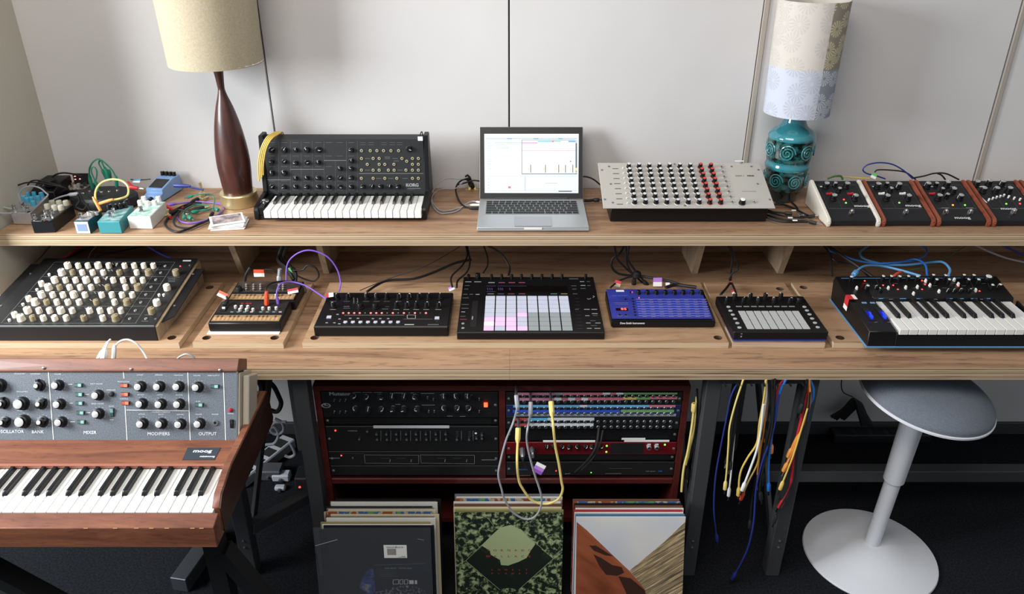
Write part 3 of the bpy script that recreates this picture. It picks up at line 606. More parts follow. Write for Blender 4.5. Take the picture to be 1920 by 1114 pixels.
box_pedal('teal effect pedal with black knobs in front of the yellow patch loop', [(362, 875), (655, 875), (835, 665), (560, 660)], 1.004, teal, mat('teal_face', '5E9496', .4, noise=('A9BFBE', 60, .4, .7)), [(515, 665), (590, 665), (660, 655), (720, 640), (740, 600)], kblack, [(530, 750), (565, 700)], zm_)
box_pedal('white effect pedal with white knobs and mint-green face', [(755, 810), (1055, 810), (1255, 615), (985, 600)], 1.006, mat('white_enamel', 'E6E6E1', .3), mat('mint_face', '8FBDAE', .4, noise=('DDE6E0', 40, .45, .6)), [(920, 610), (970, 560), (1015, 620), (1110, 610), (1160, 560)], kwhite, [(930, 680)], zm_)
def compact_pedal():
    t = thing('effect_pedal', 'light-blue compact pedal with black rubber treadle, below the wall left of wooden lamp', 'effect pedal', (-1.0, 2.33, .968))
    m_ = mat('light_blue_enamel', '7FA2D0', .35); a = PZ(*zm_(985, 620), .970); b = PZ(*zm_(1240, 600), .970); wv = b.x - a.x
    y0 = a.y; L_ = .125; M_ = Matrix.Translation((a.x, y0, .969)) @ Matrix.Rotation(R(-9), 4, 'Z')
    part('case', MB().prism([(0, .002), (0, .022), (.018, .026), (.018, .038), (.085, .052), (L_, .052), (L_, .002)], 0, wv, m_), t, M_, bevel=.0015)
    part('treadle_pad', MB().hexa([(.006, .026, .0385), (wv - .006, .026, .0385), (wv - .006, .074, .0487), (.006, .074, .0487), (.006, .026, .0415), (wv - .006, .026, .0415), (wv - .006, .074, .0517), (.006, .074, .0517)], mat('treadle_rubber', '2A2724', .7)), t, M_)
    part('thumb_screw', MB().lathe([(.007, 0), (.006, .008), (.004, .009)], 14, blk2), t, M_ @ Matrix.Translation((wv * .45, 0, .013)) @ Matrix.Rotation(R(90), 4, 'X'))
    for i in range(4): part('knob', knob(.0062, .012, blk2, None, white, seg=14), t, M_ @ Matrix.Translation((.008 + i * (wv - .016) / 3, .108, .052)))
compact_pedal()
def power_box():
    t = thing('effects_unit', 'long black effects unit with faded lettering behind the leftmost pedals', 'effects unit', (-1.36, 2.28, .968))
    a = PZ(*zl(15, 480), 1.02); M_ = Matrix.Identity(4); x0 = -1.44; x1 = PZ(*zl(700, 480), 1.02).x; y0 = a.y
    part('case', MB().prism([(y0, .970), (y0, 1.018), (y0 + .05, 1.034), (y0 + .11, 1.034), (y0 + .11, .970)], x0, x1, blk2), t, bevel=.002)
    fr = Fr((0, y0, 1.018), math.atan2(.016, .05)); pr = MB()
    x, y = (x0 + x1) / 2, .03; pr.text('POLY PHASE', .013, x - .01, y, .0006, mat('faded_print', '77706C', .6), sx=1.5); part('printed_legend', pr, t, fr.M)
    part('knob', knob(.018, .02, blk2, None, None), t, Matrix.Translation((x1 - .02, y0 + .03, 1.028)))
power_box()
def round_unit():
    c = PZ(*zm_(440, 490), 1.01)
    t = thing('effects_unit', 'large rounded black effects unit with green patch leads plugged in its top', 'effects unit', (c.x, c.y, .968))
    part('case', MB().lathe([(.074, .970), (.079, .974), (.079, 1.0), (.073, 1.008), (.04, 1.012)], 36, blk3, (c.x, c.y, 0), sx=1.25, sy=.85).lathe([(.001, 1.0121), (.04, 1.012)], 36, blk3, (c.x, c.y, 0)), t)
    for i in range(5):
        part('jack', jack(.004, .003), t, Matrix.Translation((c.x - .04 + i * .02, c.y + .008 * math.sin(i * 2), 1.0115)))
    return c
rc = round_unit()
def circuit_unit():
    a = PZ(*zm_(0, 440), 1.0)
    t = thing('electronics_module', 'small open circuit board box with pink-lit components by left corner', 'electronics', (a.x, a.y, .968))
    x = PZ(*zl(1000, 430), 1.0); part('tray', MB().box(x.x - .035, x.x + .035, x.y - .02, x.y + .05, .969, .998, blk2), t, bevel=.002)
    part('circuit_board', MB().box(x.x - .03, x.x + .03, x.y - .015, x.y + .045, .998, 1.0, mat('circuit_board', '5C5A50', .5, noise=('B8B4A4', 150, .45, .6))), t)
    for i in range(9):
        px_, py_ = x.x - .02 + .02 * (i % 3), x.y - .005 + .02 * (i // 3); part('component', MB().box(px_ - .004, px_ + .004, py_ - .004, py_ + .004, 1.0, 1.008 + .003 * (i % 2), mat('component_%d' % (i % 3), ['9C8F84', 'B7B3AE', '3B3A3A'][i % 3], .4)), t)
    for u, v in ((980, 285), (985, 325), (1045, 320)): part('led', ledm(.003, mat('pink_led', 'FFA090', .3, emit=2)), t, Matrix.Translation(PY(*zl(u, v), x.y + .03)))
    part('bracket', MB().box(x.x - .02, x.x + .03, x.y + .03, x.y + .034, 1.0, 1.035, blk3), t)
circuit_unit()

# photographs stacked in front of the wooden lamp
zp = Z(290, 330, 9.285)
def photos():
    base = [PZ(*zp(x, y), .9685) for x, y in ((1005, 1000), (1560, 965), (1670, 700), (1150, 730))]
    pic = mat('photo_image', '6B6468', .5, noise=('B9A6A2', 38, .4, .62)); 
    c = sum(base, Vector()) / 4; ex = (base[1] - base[0]); 
    n = 9
    labs = ['bottom-most instant photo of the stack by the wooden lamp', 'topmost instant photo showing a group of people, front of the wooden lamp']
    for i in range(n):
        top = i == n - 1; zz = .969 + i * .0016 + (.0 if not top else .003)
        ang = math.atan2(ex.y, ex.x) + random.uniform(-.12, .12) + (R(9) if top else 0); w_, h_ = .092, .070
        M_ = Matrix.Translation((c.x - .008 + random.uniform(-.005, .007) - (.006 if top else 0), c.y - .008 + random.uniform(-.002, .003) + (.002 if top else 0), zz)) @ Matrix.Rotation(ang, 4, 'Z')
        if top: M_ = M_ @ Matrix.Rotation(R(3), 4, 'X')
        o = solo('photograph', MB().box(-w_ / 2, w_ / 2, -h_ / 2, h_ / 2, 0, .0012, paper), labs[1] if top else (labs[0] if i == 0 else 'white-bordered instant photo in stack by the wooden lamp, %s from the bottom' % ['', 'second', 'third', 'fourth', 'fifth', 'sixth', 'seventh', 'eighth'][i % 8]), 'photograph', 'instant photos stacked by the wooden lamp', M_)
        if top: part('picture', MB().box(-w_ / 2 + .006, w_ / 2 - .006, -h_ / 2 + .012, h_ / 2 - .005, 0, .0003, pic), o, M_ @ Matrix.Translation((0, 0, .0012)))
photos()
# ---------------------------------------------------------------- 7. cream-knobbed synthesizer on the left of the desk
random.seed(9)
def cream_synth():
    t = thing('synthesizer', 'large black panel synthesizer covered in cream and tan knobs, left end of desk', 'synthesizer', (-1.17, 1.98, .768))
    z = Z(0, 460, 4.571); x0, x1 = -1.385, -.932; ya = 1.8073; tl = math.atan2(.037, .338)
    fr = Fr((0, ya, .812), tl); Ln = .345
    part('front_panel', MB().box(x0, x1, 0, Ln, -.002, 0, mat('black_faceplate', '1B1B1C', .45, bump=.04, bscale=1200)), t, fr.M, bevel=.0006)
    wp = mat('panel_edge_wood', 'B59A78', .6)
    part('wooden_case', MB().prism([(ya + .002, .7685), (ya + .002, .808), (2.148, .842), (2.148, .7685)], x0 + .01, x1 + .006, sup_m), t)
    part('front_face', MB().box(x0, x1 + .002, ya - .002, ya + .002, .7695, .811, blk), t, bevel=.0008)
    part('front_edge', MB().box(x0, x1, -.0006, .0014, -.001, .0012, mat('worn_edge', '9A9DA0', .4, .5)), t, fr.M)
    part('rack_ear', MB().prism([(x1 - .002, .02), (x1 + .030, .06), (x1 + .032, .30), (x1 - .002, .30)], -.012, -.009, blk, 'z'), t, fr.M, label='black rack ear bent down at the right side')
    part('rack_ear', MB().box(x0 - .03, x0 - .001, .02, .32, -.008, -.005, blk), t, fr.M)
    kL = knob(.0098, .016, cream, None, mat('cream_mark', '6B6557', .5), seg=16); kS = knob(.0078, .014, cream, None, MATS['cream_mark'], seg=16)
    tL = knob(.0098, .016, tan, None, mat('tan_mark', '4A4434', .5), seg=16); tS = knob(.0078, .014, tan, None, MATS['tan_mark'], seg=16)
    skm = MB().lathe([(.0108, 0), (.0102, .0045), (.009, .005)], 12, cream).mesh('skirt'); skt = MB().lathe([(.0108, 0), (.0102, .0045), (.009, .005)], 12, tan).mesh('skirt')
    A1 = [567, 657, 740, 828, 920, 1057, 1139, 1221, 1305]; A7 = [240, 337, 428, 525, 620, 768, 858, 948, 1037]
    B2 = [518, 612, 695, 783, 875, 1015, 1163, 1265]; B8 = [178, 278, 370, 468, 567, 715, 880, 990]
    ys = [158, 216, 282, 343, 408, 470, 542, 606]
    def cols(a, b, ya_, yb_): return [(fr.uv(*z(i, ya_), .013)[0] + fr.uv(*z(j, yb_), .013)[0]) / 2 for i, j in zip(a, b)]
    ca = cols(A1, A7, ys[0], ys[6]); cb = cols(B2, B8, ys[1], ys[7])
    jm = jack(.0042, .003, gprint)
    for i, y in enumerate(ys):
        sy = fr.uv(*z(700, y), .013)[1]
        if i % 2 == 0:
            for j, x in enumerate(ca): part('knob', kL if j in (0, 3) else kS, t, fr.at(x, sy, 0, random.uniform(-2, 2)))
        else:
            for j, x in enumerate(cb):
                tn = j in (1, 5, 7); k = part('knob', (tL if j == 7 else tS) if tn else (kL if j == 0 else kS), t, fr.at(x, sy, 0, random.uniform(-2, 2)), label='tan knob' if tn else None)
                if j in (0, 7): part('knob_skirt', skt if tn else skm, k, fr.at(x, sy, 0))
            sx = fr.uv(*z(*[(330, 310), (218, 438), (100, 575), (-10, 700)][i // 2]), .013)[0]
            if i < 7: part('knob', kS, t, fr.at(fr.uv(*z([0, 350, 0, 240, 0, 120][i] if i < 6 else 350, [0, 312, 0, 440, 0, 578][i] if i < 6 else 312), .013)[0] if i < 6 else sx, fr.uv(*z(350, [0, 312, 0, 440, 0, 578][i] if i < 6 else 700), .013)[1], 0, 1))
    put('toggle', MB().lathe([(.0035, 0), (.004, .006), (.003, .007)], 10, wplast).mesh('toggle'), t, fr, [(420, 245), (315, 375), (195, 500), (78, 635), (1362, 420), (1402, 420)], .006, f=z)
    put('knob', kL, t, fr, [(1425, 340), (1338, 470)], .015, f=z); put('knob', tL, t, fr, [(1503, 213), (1293, 540)], .015, f=z)
    put('jack', jm, t, fr, [(1415, 175), (1377, 233), (1335, 293), (1295, 355), (1250, 420), (1207, 487), (1160, 557), (1112, 627), (1250, 627)], .002, f=z)
    sl = MB().box(-.0015, .0015, -.006, .006, 0, .004, wplast).mesh('slide_switch')
    put('slide_switch', sl, t, fr, [(1000, 163), (912, 282)], .003, 0, f=z)
    put('screw', screw, t, fr, [(262, 243), (12, 518), (1655, 247), (1497, 518), (1335, 632), (1628, 170)], 0, f=z)
    put('led', ledm(.0022, ledr), t, fr, [(1545, 178)], .001, f=z)
    part('name_label', MB().box(-.012, .012, -.003, .003, 0, .0006, paper), t, fr.at(*fr.uv(*z(1603, 133)), .0002))
    pr = MB(); L = lambda a, b, c, d, w_=.0006, m_=gprint: fr.line(pr, z(a, b), z(c, d), w_, m_)
    for y in (268, 395, 522, 668): L(470 - (y - 135) * .82, y, 1420 - (y - 268) * .62, y)
    L(470, 143, 1500, 143); L(470, 143, 10, 668); L(1500, 143, 1160, 668); L(1375, 160, 1035, 668); L(1340, 210, 1460, 210); L(1225, 330, 1380, 330); L(1190, 455, 1300, 455); L(1080, 590, 1200, 590)
    for i in range(8):
        y = ys[i] + 32; o = (y - 135) * .6
        for x in (930, 960): L(x + 60 - o, y - 40, x + 75 - o, y - 25, .002, gprint)
        for x in range(560, 1300, 84): L(x - o - 18, y, x - o + 14, y, .0007, dprint)
    for y in (285, 298, 311): L(1440, y, 1500, y, .0012)
    L(1430, 272, 1540, 272); L(1240, 597, 1315, 597, .001); L(1210, 650, 1270, 650, .001)
    part('printed_legend', pr, t, fr.M)
cream_synth()

# ---------------------------------------------------------------- 8. two small ribbon-key synthesizers
def mini_synth(label, y0, front, fc, zz=.7705, xoff=0):
    x0 = PY(389, 609, 1.85).x + .002 + xoff; x1 = x0 + .193; t = thing('pocket_synthesizer', label, 'synthesizer', ((x0 + x1) / 2, y0 + .05, zz), 'tiny ribbon-key synthesizers on the narrow board')
    part('case', MB().prism([(y0, zz), (y0 - .001, zz + .026), (y0 + .004, zz + .028), (y0 + .115, zz + .032), (y0 + .115, zz)], x0, x1, blk2), t, bevel=.002)
    fr = Fr((x0, y0 + .004, zz + .0283), math.atan2(.004, .111))
    part('face', MB().box(.004, .189, .046, .110, 0, .0006, mat(label[:8] + 'face', fc, .45, noise=('2A2624', 20, .4, .6))), t, fr.M)
    st = part('ribbon_keyboard', MB().box(.006, .187, .003, .034, 0, .0006, mat('gold_ribbon', 'A98B66', .35, .3)), t, fr.M); kk = MB()
    for i in range(16): fr.quad(kk, .0085 + i * .0111, .006, .0165 + i * .0111, .022, mat('ribbon_pad', 'C79F72', .4, .2), .0009)
    for i in range(15):
        if i % 7 not in (2, 6): fr.quad(kk, .0145 + i * .0111, .022, .0195 + i * .0111, .032, mat('ribbon_dark_pad', '5B3E2A', .5), .0009)
    part('ribbon_segments', kk, st, fr.M)
    part('groove', MB().box(.004, .189, .038, .043, -.0008, .0004, rub), t, fr.M)
    return t, fr
z7 = Z(340, 450, 5.065)
ta, fa1 = mini_synth('front tiny black synthesizer with gold ribbon keys and mint buttons', 1.85, 0, '1C1C1E')
tb2, fb1 = mini_synth('rear tiny synthesizer with brown control panel and gold ribbon keys', 1.975, 0, '4B3F38', xoff=.008)
kc = knob(.0045, .008, clear, wplast, white, seg=12)
put('knob', kc, ta, fa1, [(513, 625), (570, 625), (630, 625), (555, 652), (617, 652), (680, 652), (773, 640), (833, 640), (900, 638)], .008, f=z7)
mint = mat('mint_button', '8CC9C0', .5, emit=.25); pink = mat('pink_button', 'B99AA0', .5)
for i, x in enumerate((480, 540, 602, 668, 755, 817, 878, 940)): part('button', padm(.0085, .004, .0015, pink if i in (3, 7) else mint), ta, fa1.px(*z7(x, 685), 0, .0006, 0))
part('fader', MB().box(-.007, .007, -.012, .012, 0, .003, rub).box(-.004, .004, -.002, .002, .003, .007, wplast), ta, fa1.px(*z7(405, 660), 0, .0006, 0))
for x in (578, 625, 655): part('led', MB().box(-.003, .003, -.0012, .0012, 0, .001, mat('dim_red', 'C0303A', .4, emit=1)), ta, fa1.px(*z7(x, 603), 0, .0006, 0))
kr = knob(.0038, .006, mat('smoked_dark_knob', '5A544E', .2), mat('smoked_cap', '9A958C', .3), None, seg=12)
put('knob', kr, tb2, fb1, [(x, y) for y in (415, 435, 455) for x in (615, 685, 750, 925, 965)], .008, f=z7)
put('knob', kc, tb2, fb1, [(900, 530)], .004, f=z7)
part('jog_knob', knob(.009, .014, rub, None), tb2, fb1.px(*z7(545, 455), .01, 0, 0))
xa = PY(389, 609, 1.85).x
solo('booklet', MB().box(xa - .002, xa + .190, 1.8395, 1.96, .7683, .7703, paper), 'white booklet lying under the tiny ribbon-key synthesizers', 'booklet')
kr = knob(.0038, .006, mat('smoked_dark_knob', '5A544E', .2), mat('smoked_cap', '9A958C', .3), None, seg=12)

# ---------------------------------------------------------------- 9. drum machine with red step lights
def drum_machine():
    x0, x1 = -.523, -.1675; y0, y1 = 1.8268, 2.026; zt = .7995
    t = thing('drum_machine', 'black drum machine with a row of glowing red step lights', 'drum machine', (-.345, 1.92, .768)); z = Z(560, 450, 5.0625)
    part('case', MB().box(x0, x1, y0, y1, .769, zt, blk2), t, bevel=.003)
    for x in (x0 + .02, x1 - .02):
        for y in (y0 + .02, y1 - .02): part('foot', MB().lathe([(.006, 0), (.006, .0012)], 10, rub).mesh('foot'), t, Matrix.Translation((x, y, .768)))
    fr = Fr((0, 0, zt), 0)
    kt = knob(.0058, .016, blk2, None, white, skirt=1.4, seg=14); kb = knob(.0085, .014, blk2, None, None, skirt=1.3)
    put('knob', kt, t, fr, [(365, 510), (462, 510), (645, 508), (740, 508), (833, 508), (948, 510), (1043, 510), (1138, 510), (1232, 510), (1345, 510), (328, 592), (925, 590), (1022, 590), (1115, 590), (1210, 590), (1325, 592)], .016, f=z)
    put('knob', kb, t, fr, [(582, 605), (726, 605)], .013, f=z)
    lr = ledm(.0028, mat('bright_red_led', 'FF6A60', .3, emit=3.5)); lo = ledm(.0022, led0)
    for i in range(16): part('led', lo if i in (4, 8, 10, 12, 14) else lr, t, fr.px(*z(422 + i * 52.4, 689), .002, 0, 0))
    pads = [(443 + i * 71.5, 773) for i in range(8)]
    for p in pads:
        k = part('pad', padm(.0105, .0075, .003, mat('pale_pad', 'B9BBC8', .5)), t, fr.px(*z(*p), .003, 0, 0)); part('pad_tip', MB().prism([(-.002, -.0062), (.002, -.0062), (.003, -.0036), (-.003, -.0036)], 0, .002, MATS['pale_pad'], 'z'), k, fr.px(*z(*p), .003, 0, 0))
    for p in ((288, 726), (1313, 735)): part('pad', padm(.013, .011, .003, MATS['pale_pad']), t, fr.px(*z(*p), .003, 0, 0))
    for x, y in ((370, 708), (388, 752), (267, 788), (340, 788), (386, 797), (490, 745), (563, 745), (705, 748), (775, 748), (850, 748)): part('button', padm(.007, .0028, .0015, gprint), t, fr.px(*z(x, y), 0, 0, 0))
    put('toggle', MB().lathe([(.0018, 0), (.0025, .009)], 8, chrome).mesh('toggle'), t, fr, [(525, 545), (560, 550)], .009, f=z)
    pr = MB(); L = lambda a, b, c, d, w_=.0006, m_=gprint: fr.line(pr, z(a, b), z(c, d), w_, m_)
    L(435, 714, 1000, 714, .0014); L(990, 752, 1270, 752, .0008); L(1005, 803, 1095, 803, .003, white); L(1225, 803, 1330, 803, .002)
    for x in (1030, 1108): L(x, 712, x, 745, .0008, white)
    L(1030, 712, 1108, 712, .0008, white); L(1030, 745, 1108, 745, .0008, white)
    for x in (405, 500, 585, 690, 860, 1010, 1130): L(x - 18, 497, x + 18, 497, .001)
    for x in (325, 455, 640, 740, 835, 945): L(x - 30, 583, x + 30, 583, .0008)
    for x in (325, 925, 1022, 1115, 1210, 1325): L(x - 28, 660, x + 28, 660, .001, white)
    x, y = fr.uv(*z(453, 633)); pr.text('MIAMI', .006, x, y, .0006, gprint); L(425, 648, 488, 648, .001)
    L(790, 655, 850, 655, .0012); L(820, 632, 858, 632, .0008)
    part('printed_legend', pr, t, fr.M)
drum_machine()

# ---------------------------------------------------------------- 10. pad controller
def pad_controller():
    x0, x1, y0, y1, zt = -.1446, .2435, 1.8113, 2.146, .7905; z = Z(840, 440, 5.0625)
    t = thing('pad_controller', 'black pad controller with grid of white pads, some glowing pink', 'controller', (.05, 1.97, .768))
    part('case', MB().box(x0, x1, y0, y1, .769, zt, blk2), t, bevel=.0015)
    for x in (x0 + .03, x1 - .03):
        for y in (y0 + .03, y1 - .03): part('foot', MB().lathe([(.008, 0), (.008, .0012)], 10, rub).mesh('foot'), t, Matrix.Translation((x, y, .768)))
    fr = Fr((0, 0, zt), 0)
    ax, ay = fr.uv(*z(332, 913)); bx, by = fr.uv(*z(1190, 912)); _, ty = fr.uv(*z(700, 583)); cw = (bx - ax) / 8; ch = (ty - ay) / 8
    w0 = mat('pad_off', 'CCD4D5', .5, emit=.3); w1 = mat('pad_on_white', 'DCE0F2', .5, emit=.6); wp = mat('pad_pink', 'F8C4F4', .5, emit=.95); ww = mat('pad_hot', 'FFF0FF', .5, emit=1.1)
    pinks = {(0, 0), (2, 0), (3, 0), (1, 1), (2, 1), (0, 2), (1, 2), (2, 2), (3, 3)}
    for i in range(8):
        for j in range(8):
            m_ = ww if (i, j) == (0, 1) else wp if (i, j) in pinks else (w0 if i > 3 and j < 4 else w1)
            part('pad', padm(cw - .0032, ch - .003, .0014, m_), t, fr.at(ax + (i + .5) * cw, ay + (j + .5) * ch, 0), label='glowing pink pad' if m_ is wp else None)
    ke = knob(.0045, .013, blk2, None, None, seg=14)
    put('knob', ke, t, fr, [(x, 378) for x in (413, 510, 606, 698, 796, 892, 989, 1084, 1308, 196)], .013, f=z); put('knob', knob(.0075, .014, blk2, None, None), t, fr, [(283, 370)], .014, f=z)
    part('display', MB().box(0, 1, 0, 1, 0, 1, mat('display_glass', '08080A', .08)), t, Matrix.Translation((fr.uv(*z(366, 560))[0], fr.uv(*z(366, 548))[1], zt)) @ Matrix.Diagonal((fr.uv(*z(1140, 560))[0] - fr.uv(*z(366, 560))[0], .042, .0005, 1)))
    dm = lambda n_, c, e=.4: mat('lit_' + n_, c, .5, emit=e); g = MB()
    L = lambda mb, a, b, c, d, w_, m_, n=.0012: fr.line(mb, z(a, b), z(c, d), w_, m_, n)
    dp = dm('violet', '5E4C7A', .3)
    L(g, 366, 488, 455, 488, .003, dp); L(g, 468, 488, 745, 488, .0022, dp); L(g, 366, 540, 450, 540, .003, dp)
    for x in (375, 395, 415, 478, 498, 515, 585): L(g, x, 505, x + 5, 528, .003, dp)
    part('display_graphics', g, t, fr.M)
    btn = [(413, 456, 'AFAFA8'), (510, 456, '9C4A72'), (606, 456, 'A84C68'), (702, 456, 'A24A6A'), (405, 563, '8A8A86'), (502, 563, '42586E'), (600, 563, '7A4450'), (702, 563, '8A444C'), (1005, 563, '4F8A72'), (1102, 563, '97956A')]
    for x, y, c in btn: part('button', padm(.019, .0032, .0012, dm(c, c, .35)), t, fr.px(*z(x, y), 0, 0, 0))
    wl = dm('white', 'C9C9C9', .3); gl = dm('grey', '77787A', .1); rl = dm('red', 'A02A34', .4)
    for x, y, w_, m_ in [(193, 449, 45, wl), (282, 449, 50, wl), (181, 484, 35, gl), (173, 517, 30, gl), (165, 567, 30, gl), (222, 567, 25, gl), (281, 568, 28, wl), (169, 601, 42, gl), (163, 664, 48, gl), (162, 700, 48, gl), (144, 734, 26, wl), (141, 776, 34, gl), (146, 805, 44, rl), (1193, 420, 65, gl), (1272, 447, 30, wl), (1332, 447, 24, gl), (1282, 483, 34, wl), (1283, 512, 36, gl), (1338, 484, 24, gl), (1195, 486, 36, gl), (1200, 517, 30, gl), (1207, 563, 34, gl), (1319, 710, 38, wl), (1389, 710, 38, wl), (1393, 751, 38, wl), (1323, 770, 28, wl), (1397, 769, 32, gl), (1376, 818, 36, gl), (1332, 840, 30, wl), (1423, 840, 34, wl), (1384, 864, 40, gl), (1342, 891, 30, wl), (1419, 891, 38, wl), (1223, 710, 26, gl)]:
        part('button', padm(w_ * .00042, .002 if w_ < 60 else .005, .001, m_), t, fr.px(*z(x, y), 0, 0, 0))
    for y in (845, 888): part('button', MB().lathe([(.004, 0), (.004, .001), (.002, .0012)], 12, wl).mesh('button'), t, fr.px(*z(142, y), 0, 0, 0))
    part('touch_strip', MB().box(-.008, .008, -.075, .075, 0, .0005, rub), t, fr.px(*z(250, 750), 0, 0, 0)); part('strip_light', MB().box(-.0015, .0015, -.009, .009, 0, .0012, wl), t, fr.px(*z(232, 793), 0, 0, 0))
    pr = MB(); L(pr, 1320, 605, 1335, 614, .002, wl); L(pr, 1335, 614, 1358, 604, .002, wl); L(pr, 1375, 580, 1390, 588, .002, wl); L(pr, 1390, 588, 1375, 598, .002, wl)
    for y in range(605, 900, 32): L(pr, 1205 + (y - 600) * .09, y, 1245 + (y - 600) * .12, y, .0008, gl)
    part('lit_symbols', pr, t, fr.M)
pad_controller()

# ---------------------------------------------------------------- 11. blue desktop synth module
def blue_module():
    t = thing('synthesizer_module', 'cobalt-blue desktop synth module with red number display and row of black knobs', 'synthesizer', (.41, 1.96, .768)); z = Z(1110, 440, 5.063)
    x0, x1 = .268, .5485; fr = Fr((0, 1.885, .7955), math.atan2(.009, .152))
    part('case', MB().prism([(1.874, .769), (1.872, .788), (1.885, .7935), (2.037, .8025), (2.037, .769)], x0, x1, blk2), t, bevel=.0035, seg=2)
    bl_ = mat('cobalt_panel', '2B3285', .35, noise=('343C96', 30, .35, .7))
    p = [fr.uv(*z(*q)) for q in ((192, 797), (1150, 797), (1068, 520), (148, 518))]
    part('blue_panel', MB().prism([(p[0][0], p[0][1]), (p[1][0] - .002, p[1][1]), (p[1][0] - .002, p[2][1]), (p[0][0], p[2][1])], -.001, .0006, bl_, 'z'), t, fr.M)
    kt = knob(.006, .012, blk2, None, None, skirt=1.1, seg=14)
    put('knob', kt, t, fr, [(443, 530), (527, 530), (612, 530), (698, 530), (784, 530), (868, 530), (953, 530), (1040, 530)], .012, f=z)
    d = part('display', MB().box(-.0165, .0165, -.0058, .0058, 0, .0012, mat('display_red_black', '180405', .2)), t, fr.px(*z(283, 712), 0, .0006, 0))
    dg = MB(); x, y = fr.uv(*z(301, 713)); dg.text('85', .0138, x, y, .0022, mat('digit_red', 'FF5A4A', .4, emit=4), sx=1.25); part('digits', dg, d, fr.M)
    pr = MB(); wb = mat('blue_grid', '7C8CF0', .4); tn = mat('tan_grid', 'C8A49A', .5)
    for i, yy in enumerate((613, 635, 657, 680, 703, 726, 748, 770)):
        fr.line(pr, z(418 + i * 3.5, yy), z(1085 + i * 6, yy), .0022, wb, .001)
        for k in range(8): fr.line(pr, z(455 + k * 84 + i * 3.6, yy + 8), z(495 + k * 84 + i * 4, yy + 8), .0010, tn if (k + i) % 3 else gprint, .0012)
    for i in range(8): fr.line(pr, z(425 + i * 84, 522), z(455 + i * 84, 522), .0008, gprint, .001)
    for yy in (647, 660): fr.line(pr, z(210 + (yy - 647), yy), z(345, yy), .001, gprint, .001)
    x, y = fr.uv(*z(265, 582)); pr.text('evolver', .011, x, y, .0011, mat('light_blue_print', '4A78E0', .5), sx=1.4)
    fr.line(pr, z(240, 772), z(290, 772), .0012, gprint, .001); fr.line(pr, z(310, 772), z(338, 772), .0012, gprint, .001)
    part('printed_legend', pr, t, fr.M)
    sb = MB().lathe([(.0028, 0), (.0026, .002)], 10, blk2).mesh('button')
    put('button', sb, t, fr, [(365, 545), (318, 610), (385, 605), (390, 632), (393, 657), (396, 682), (402, 706), (405, 732), (410, 760), (262, 757), (320, 757)], .002, f=z, n=.0006)
    put('led', ledm(.0016, ledr), t, fr, [(382, 545), (447, 598)], .001, f=z, n=.0006)
    part('name_label', MB().box(-.0115, .0115, -.0045, .0045, 0, .0006, paper), t, fr.px(*z(266, 535), 0, .0008, 0))
    fw = Fr((0, 1.8722, .7765), R(88)); tx = MB(); x, y = fw.uv(*z(383, 840)); tx.text('Dave Smith Instruments', .0078, x, y, .0012, white, sx=.87, bold=.04); part('front_lettering', tx, t, fw.M)
blue_module()

# ---------------------------------------------------------------- 12. groovebox with white pads
def groovebox():
    x0, x1, y0, y1 = .577, .825, 1.800, 2.003; z = Z(1320, 440, 4.843)
    t = thing('groovebox', 'black square groovebox with white pads and cobalt-blue underside', 'groovebox', (.70, 1.9, .768))
    part('base', MB().box(x0 + .002, x1 - .002, y0 + .002, y1 - .002, .7690, .781, mat('cobalt_plastic', '2A45C8', .35)), t, bevel=.002, label='cobalt-blue underside')
    part('case', MB().box(x0, x1, y0, y1, .7735, .799, blk2), t, bevel=.0025)
    fr = Fr((0, 0, .799), 0)
    ax, ay = fr.uv(*z(392, 860)); bx, _ = fr.uv(*z(972, 860)); _, ty = fr.uv(*z(600, 695)); cw = (bx - ax) / 8; ch = (ty - ay) / 4
    pm = mat('pearl_pad', 'E6E8E6', .5, emit=.3)
    for i in range(8):
        for j in range(4): part('pad', padm(cw - .0025, ch - .0025, .0018, pm), t, fr.at(ax + (i + .5) * cw, ay + (j + .5) * ch, 0))
        part('button', padm(cw * .75, .004, .001, gprint), t, fr.at(ax + (i + .5) * cw, fr.uv(*z(600, 653))[1], 0))
    kt = knob(.0062, .015, blk2, None, white, skirt=1.35, seg=14)
    put('knob', kt, t, fr, [(285, 540), (425, 535), (562, 535), (702, 535), (210, 573), (362, 573), (502, 573), (644, 573), (785, 573)], .015, f=z); put('knob', knob(.0095, .013, blk2, None, None, skirt=1.2), t, fr, [(868, 570)], .013, f=z)
    rb = MB().lathe([(.0055, 0), (.0055, .001), (.003, .0014)], 14, mat('icon_grey', 'A8AAAA', .5)).mesh('button')
    put('button', rb, t, fr, [(x, y) for x, y in ((222, 657), (240, 692), (262, 728), (283, 765), (303, 805), (322, 845), (912, 657), (935, 690), (958, 725), (982, 763), (1008, 802), (1033, 842))], 0, f=z)
    pr = MB(); fr.line(pr, z(145, 552), z(265, 552), .0014, gprint); fr.line(pr, z(785, 550), z(870, 550), .0014, gprint); part('printed_legend', pr, t, fr.M)
    ff = Fr((0, y0 - .0002, .78), R(90)); q = MB(); x, y = ff.uv(*z(338, 922)); q.box(x - .002, x + .002, .003, .007, 0, .0006, gprint); q.box(x - .002, x + .002, .012, .014, 0, .0006, gprint); part('front_mark', q, t, ff.M)
groovebox()

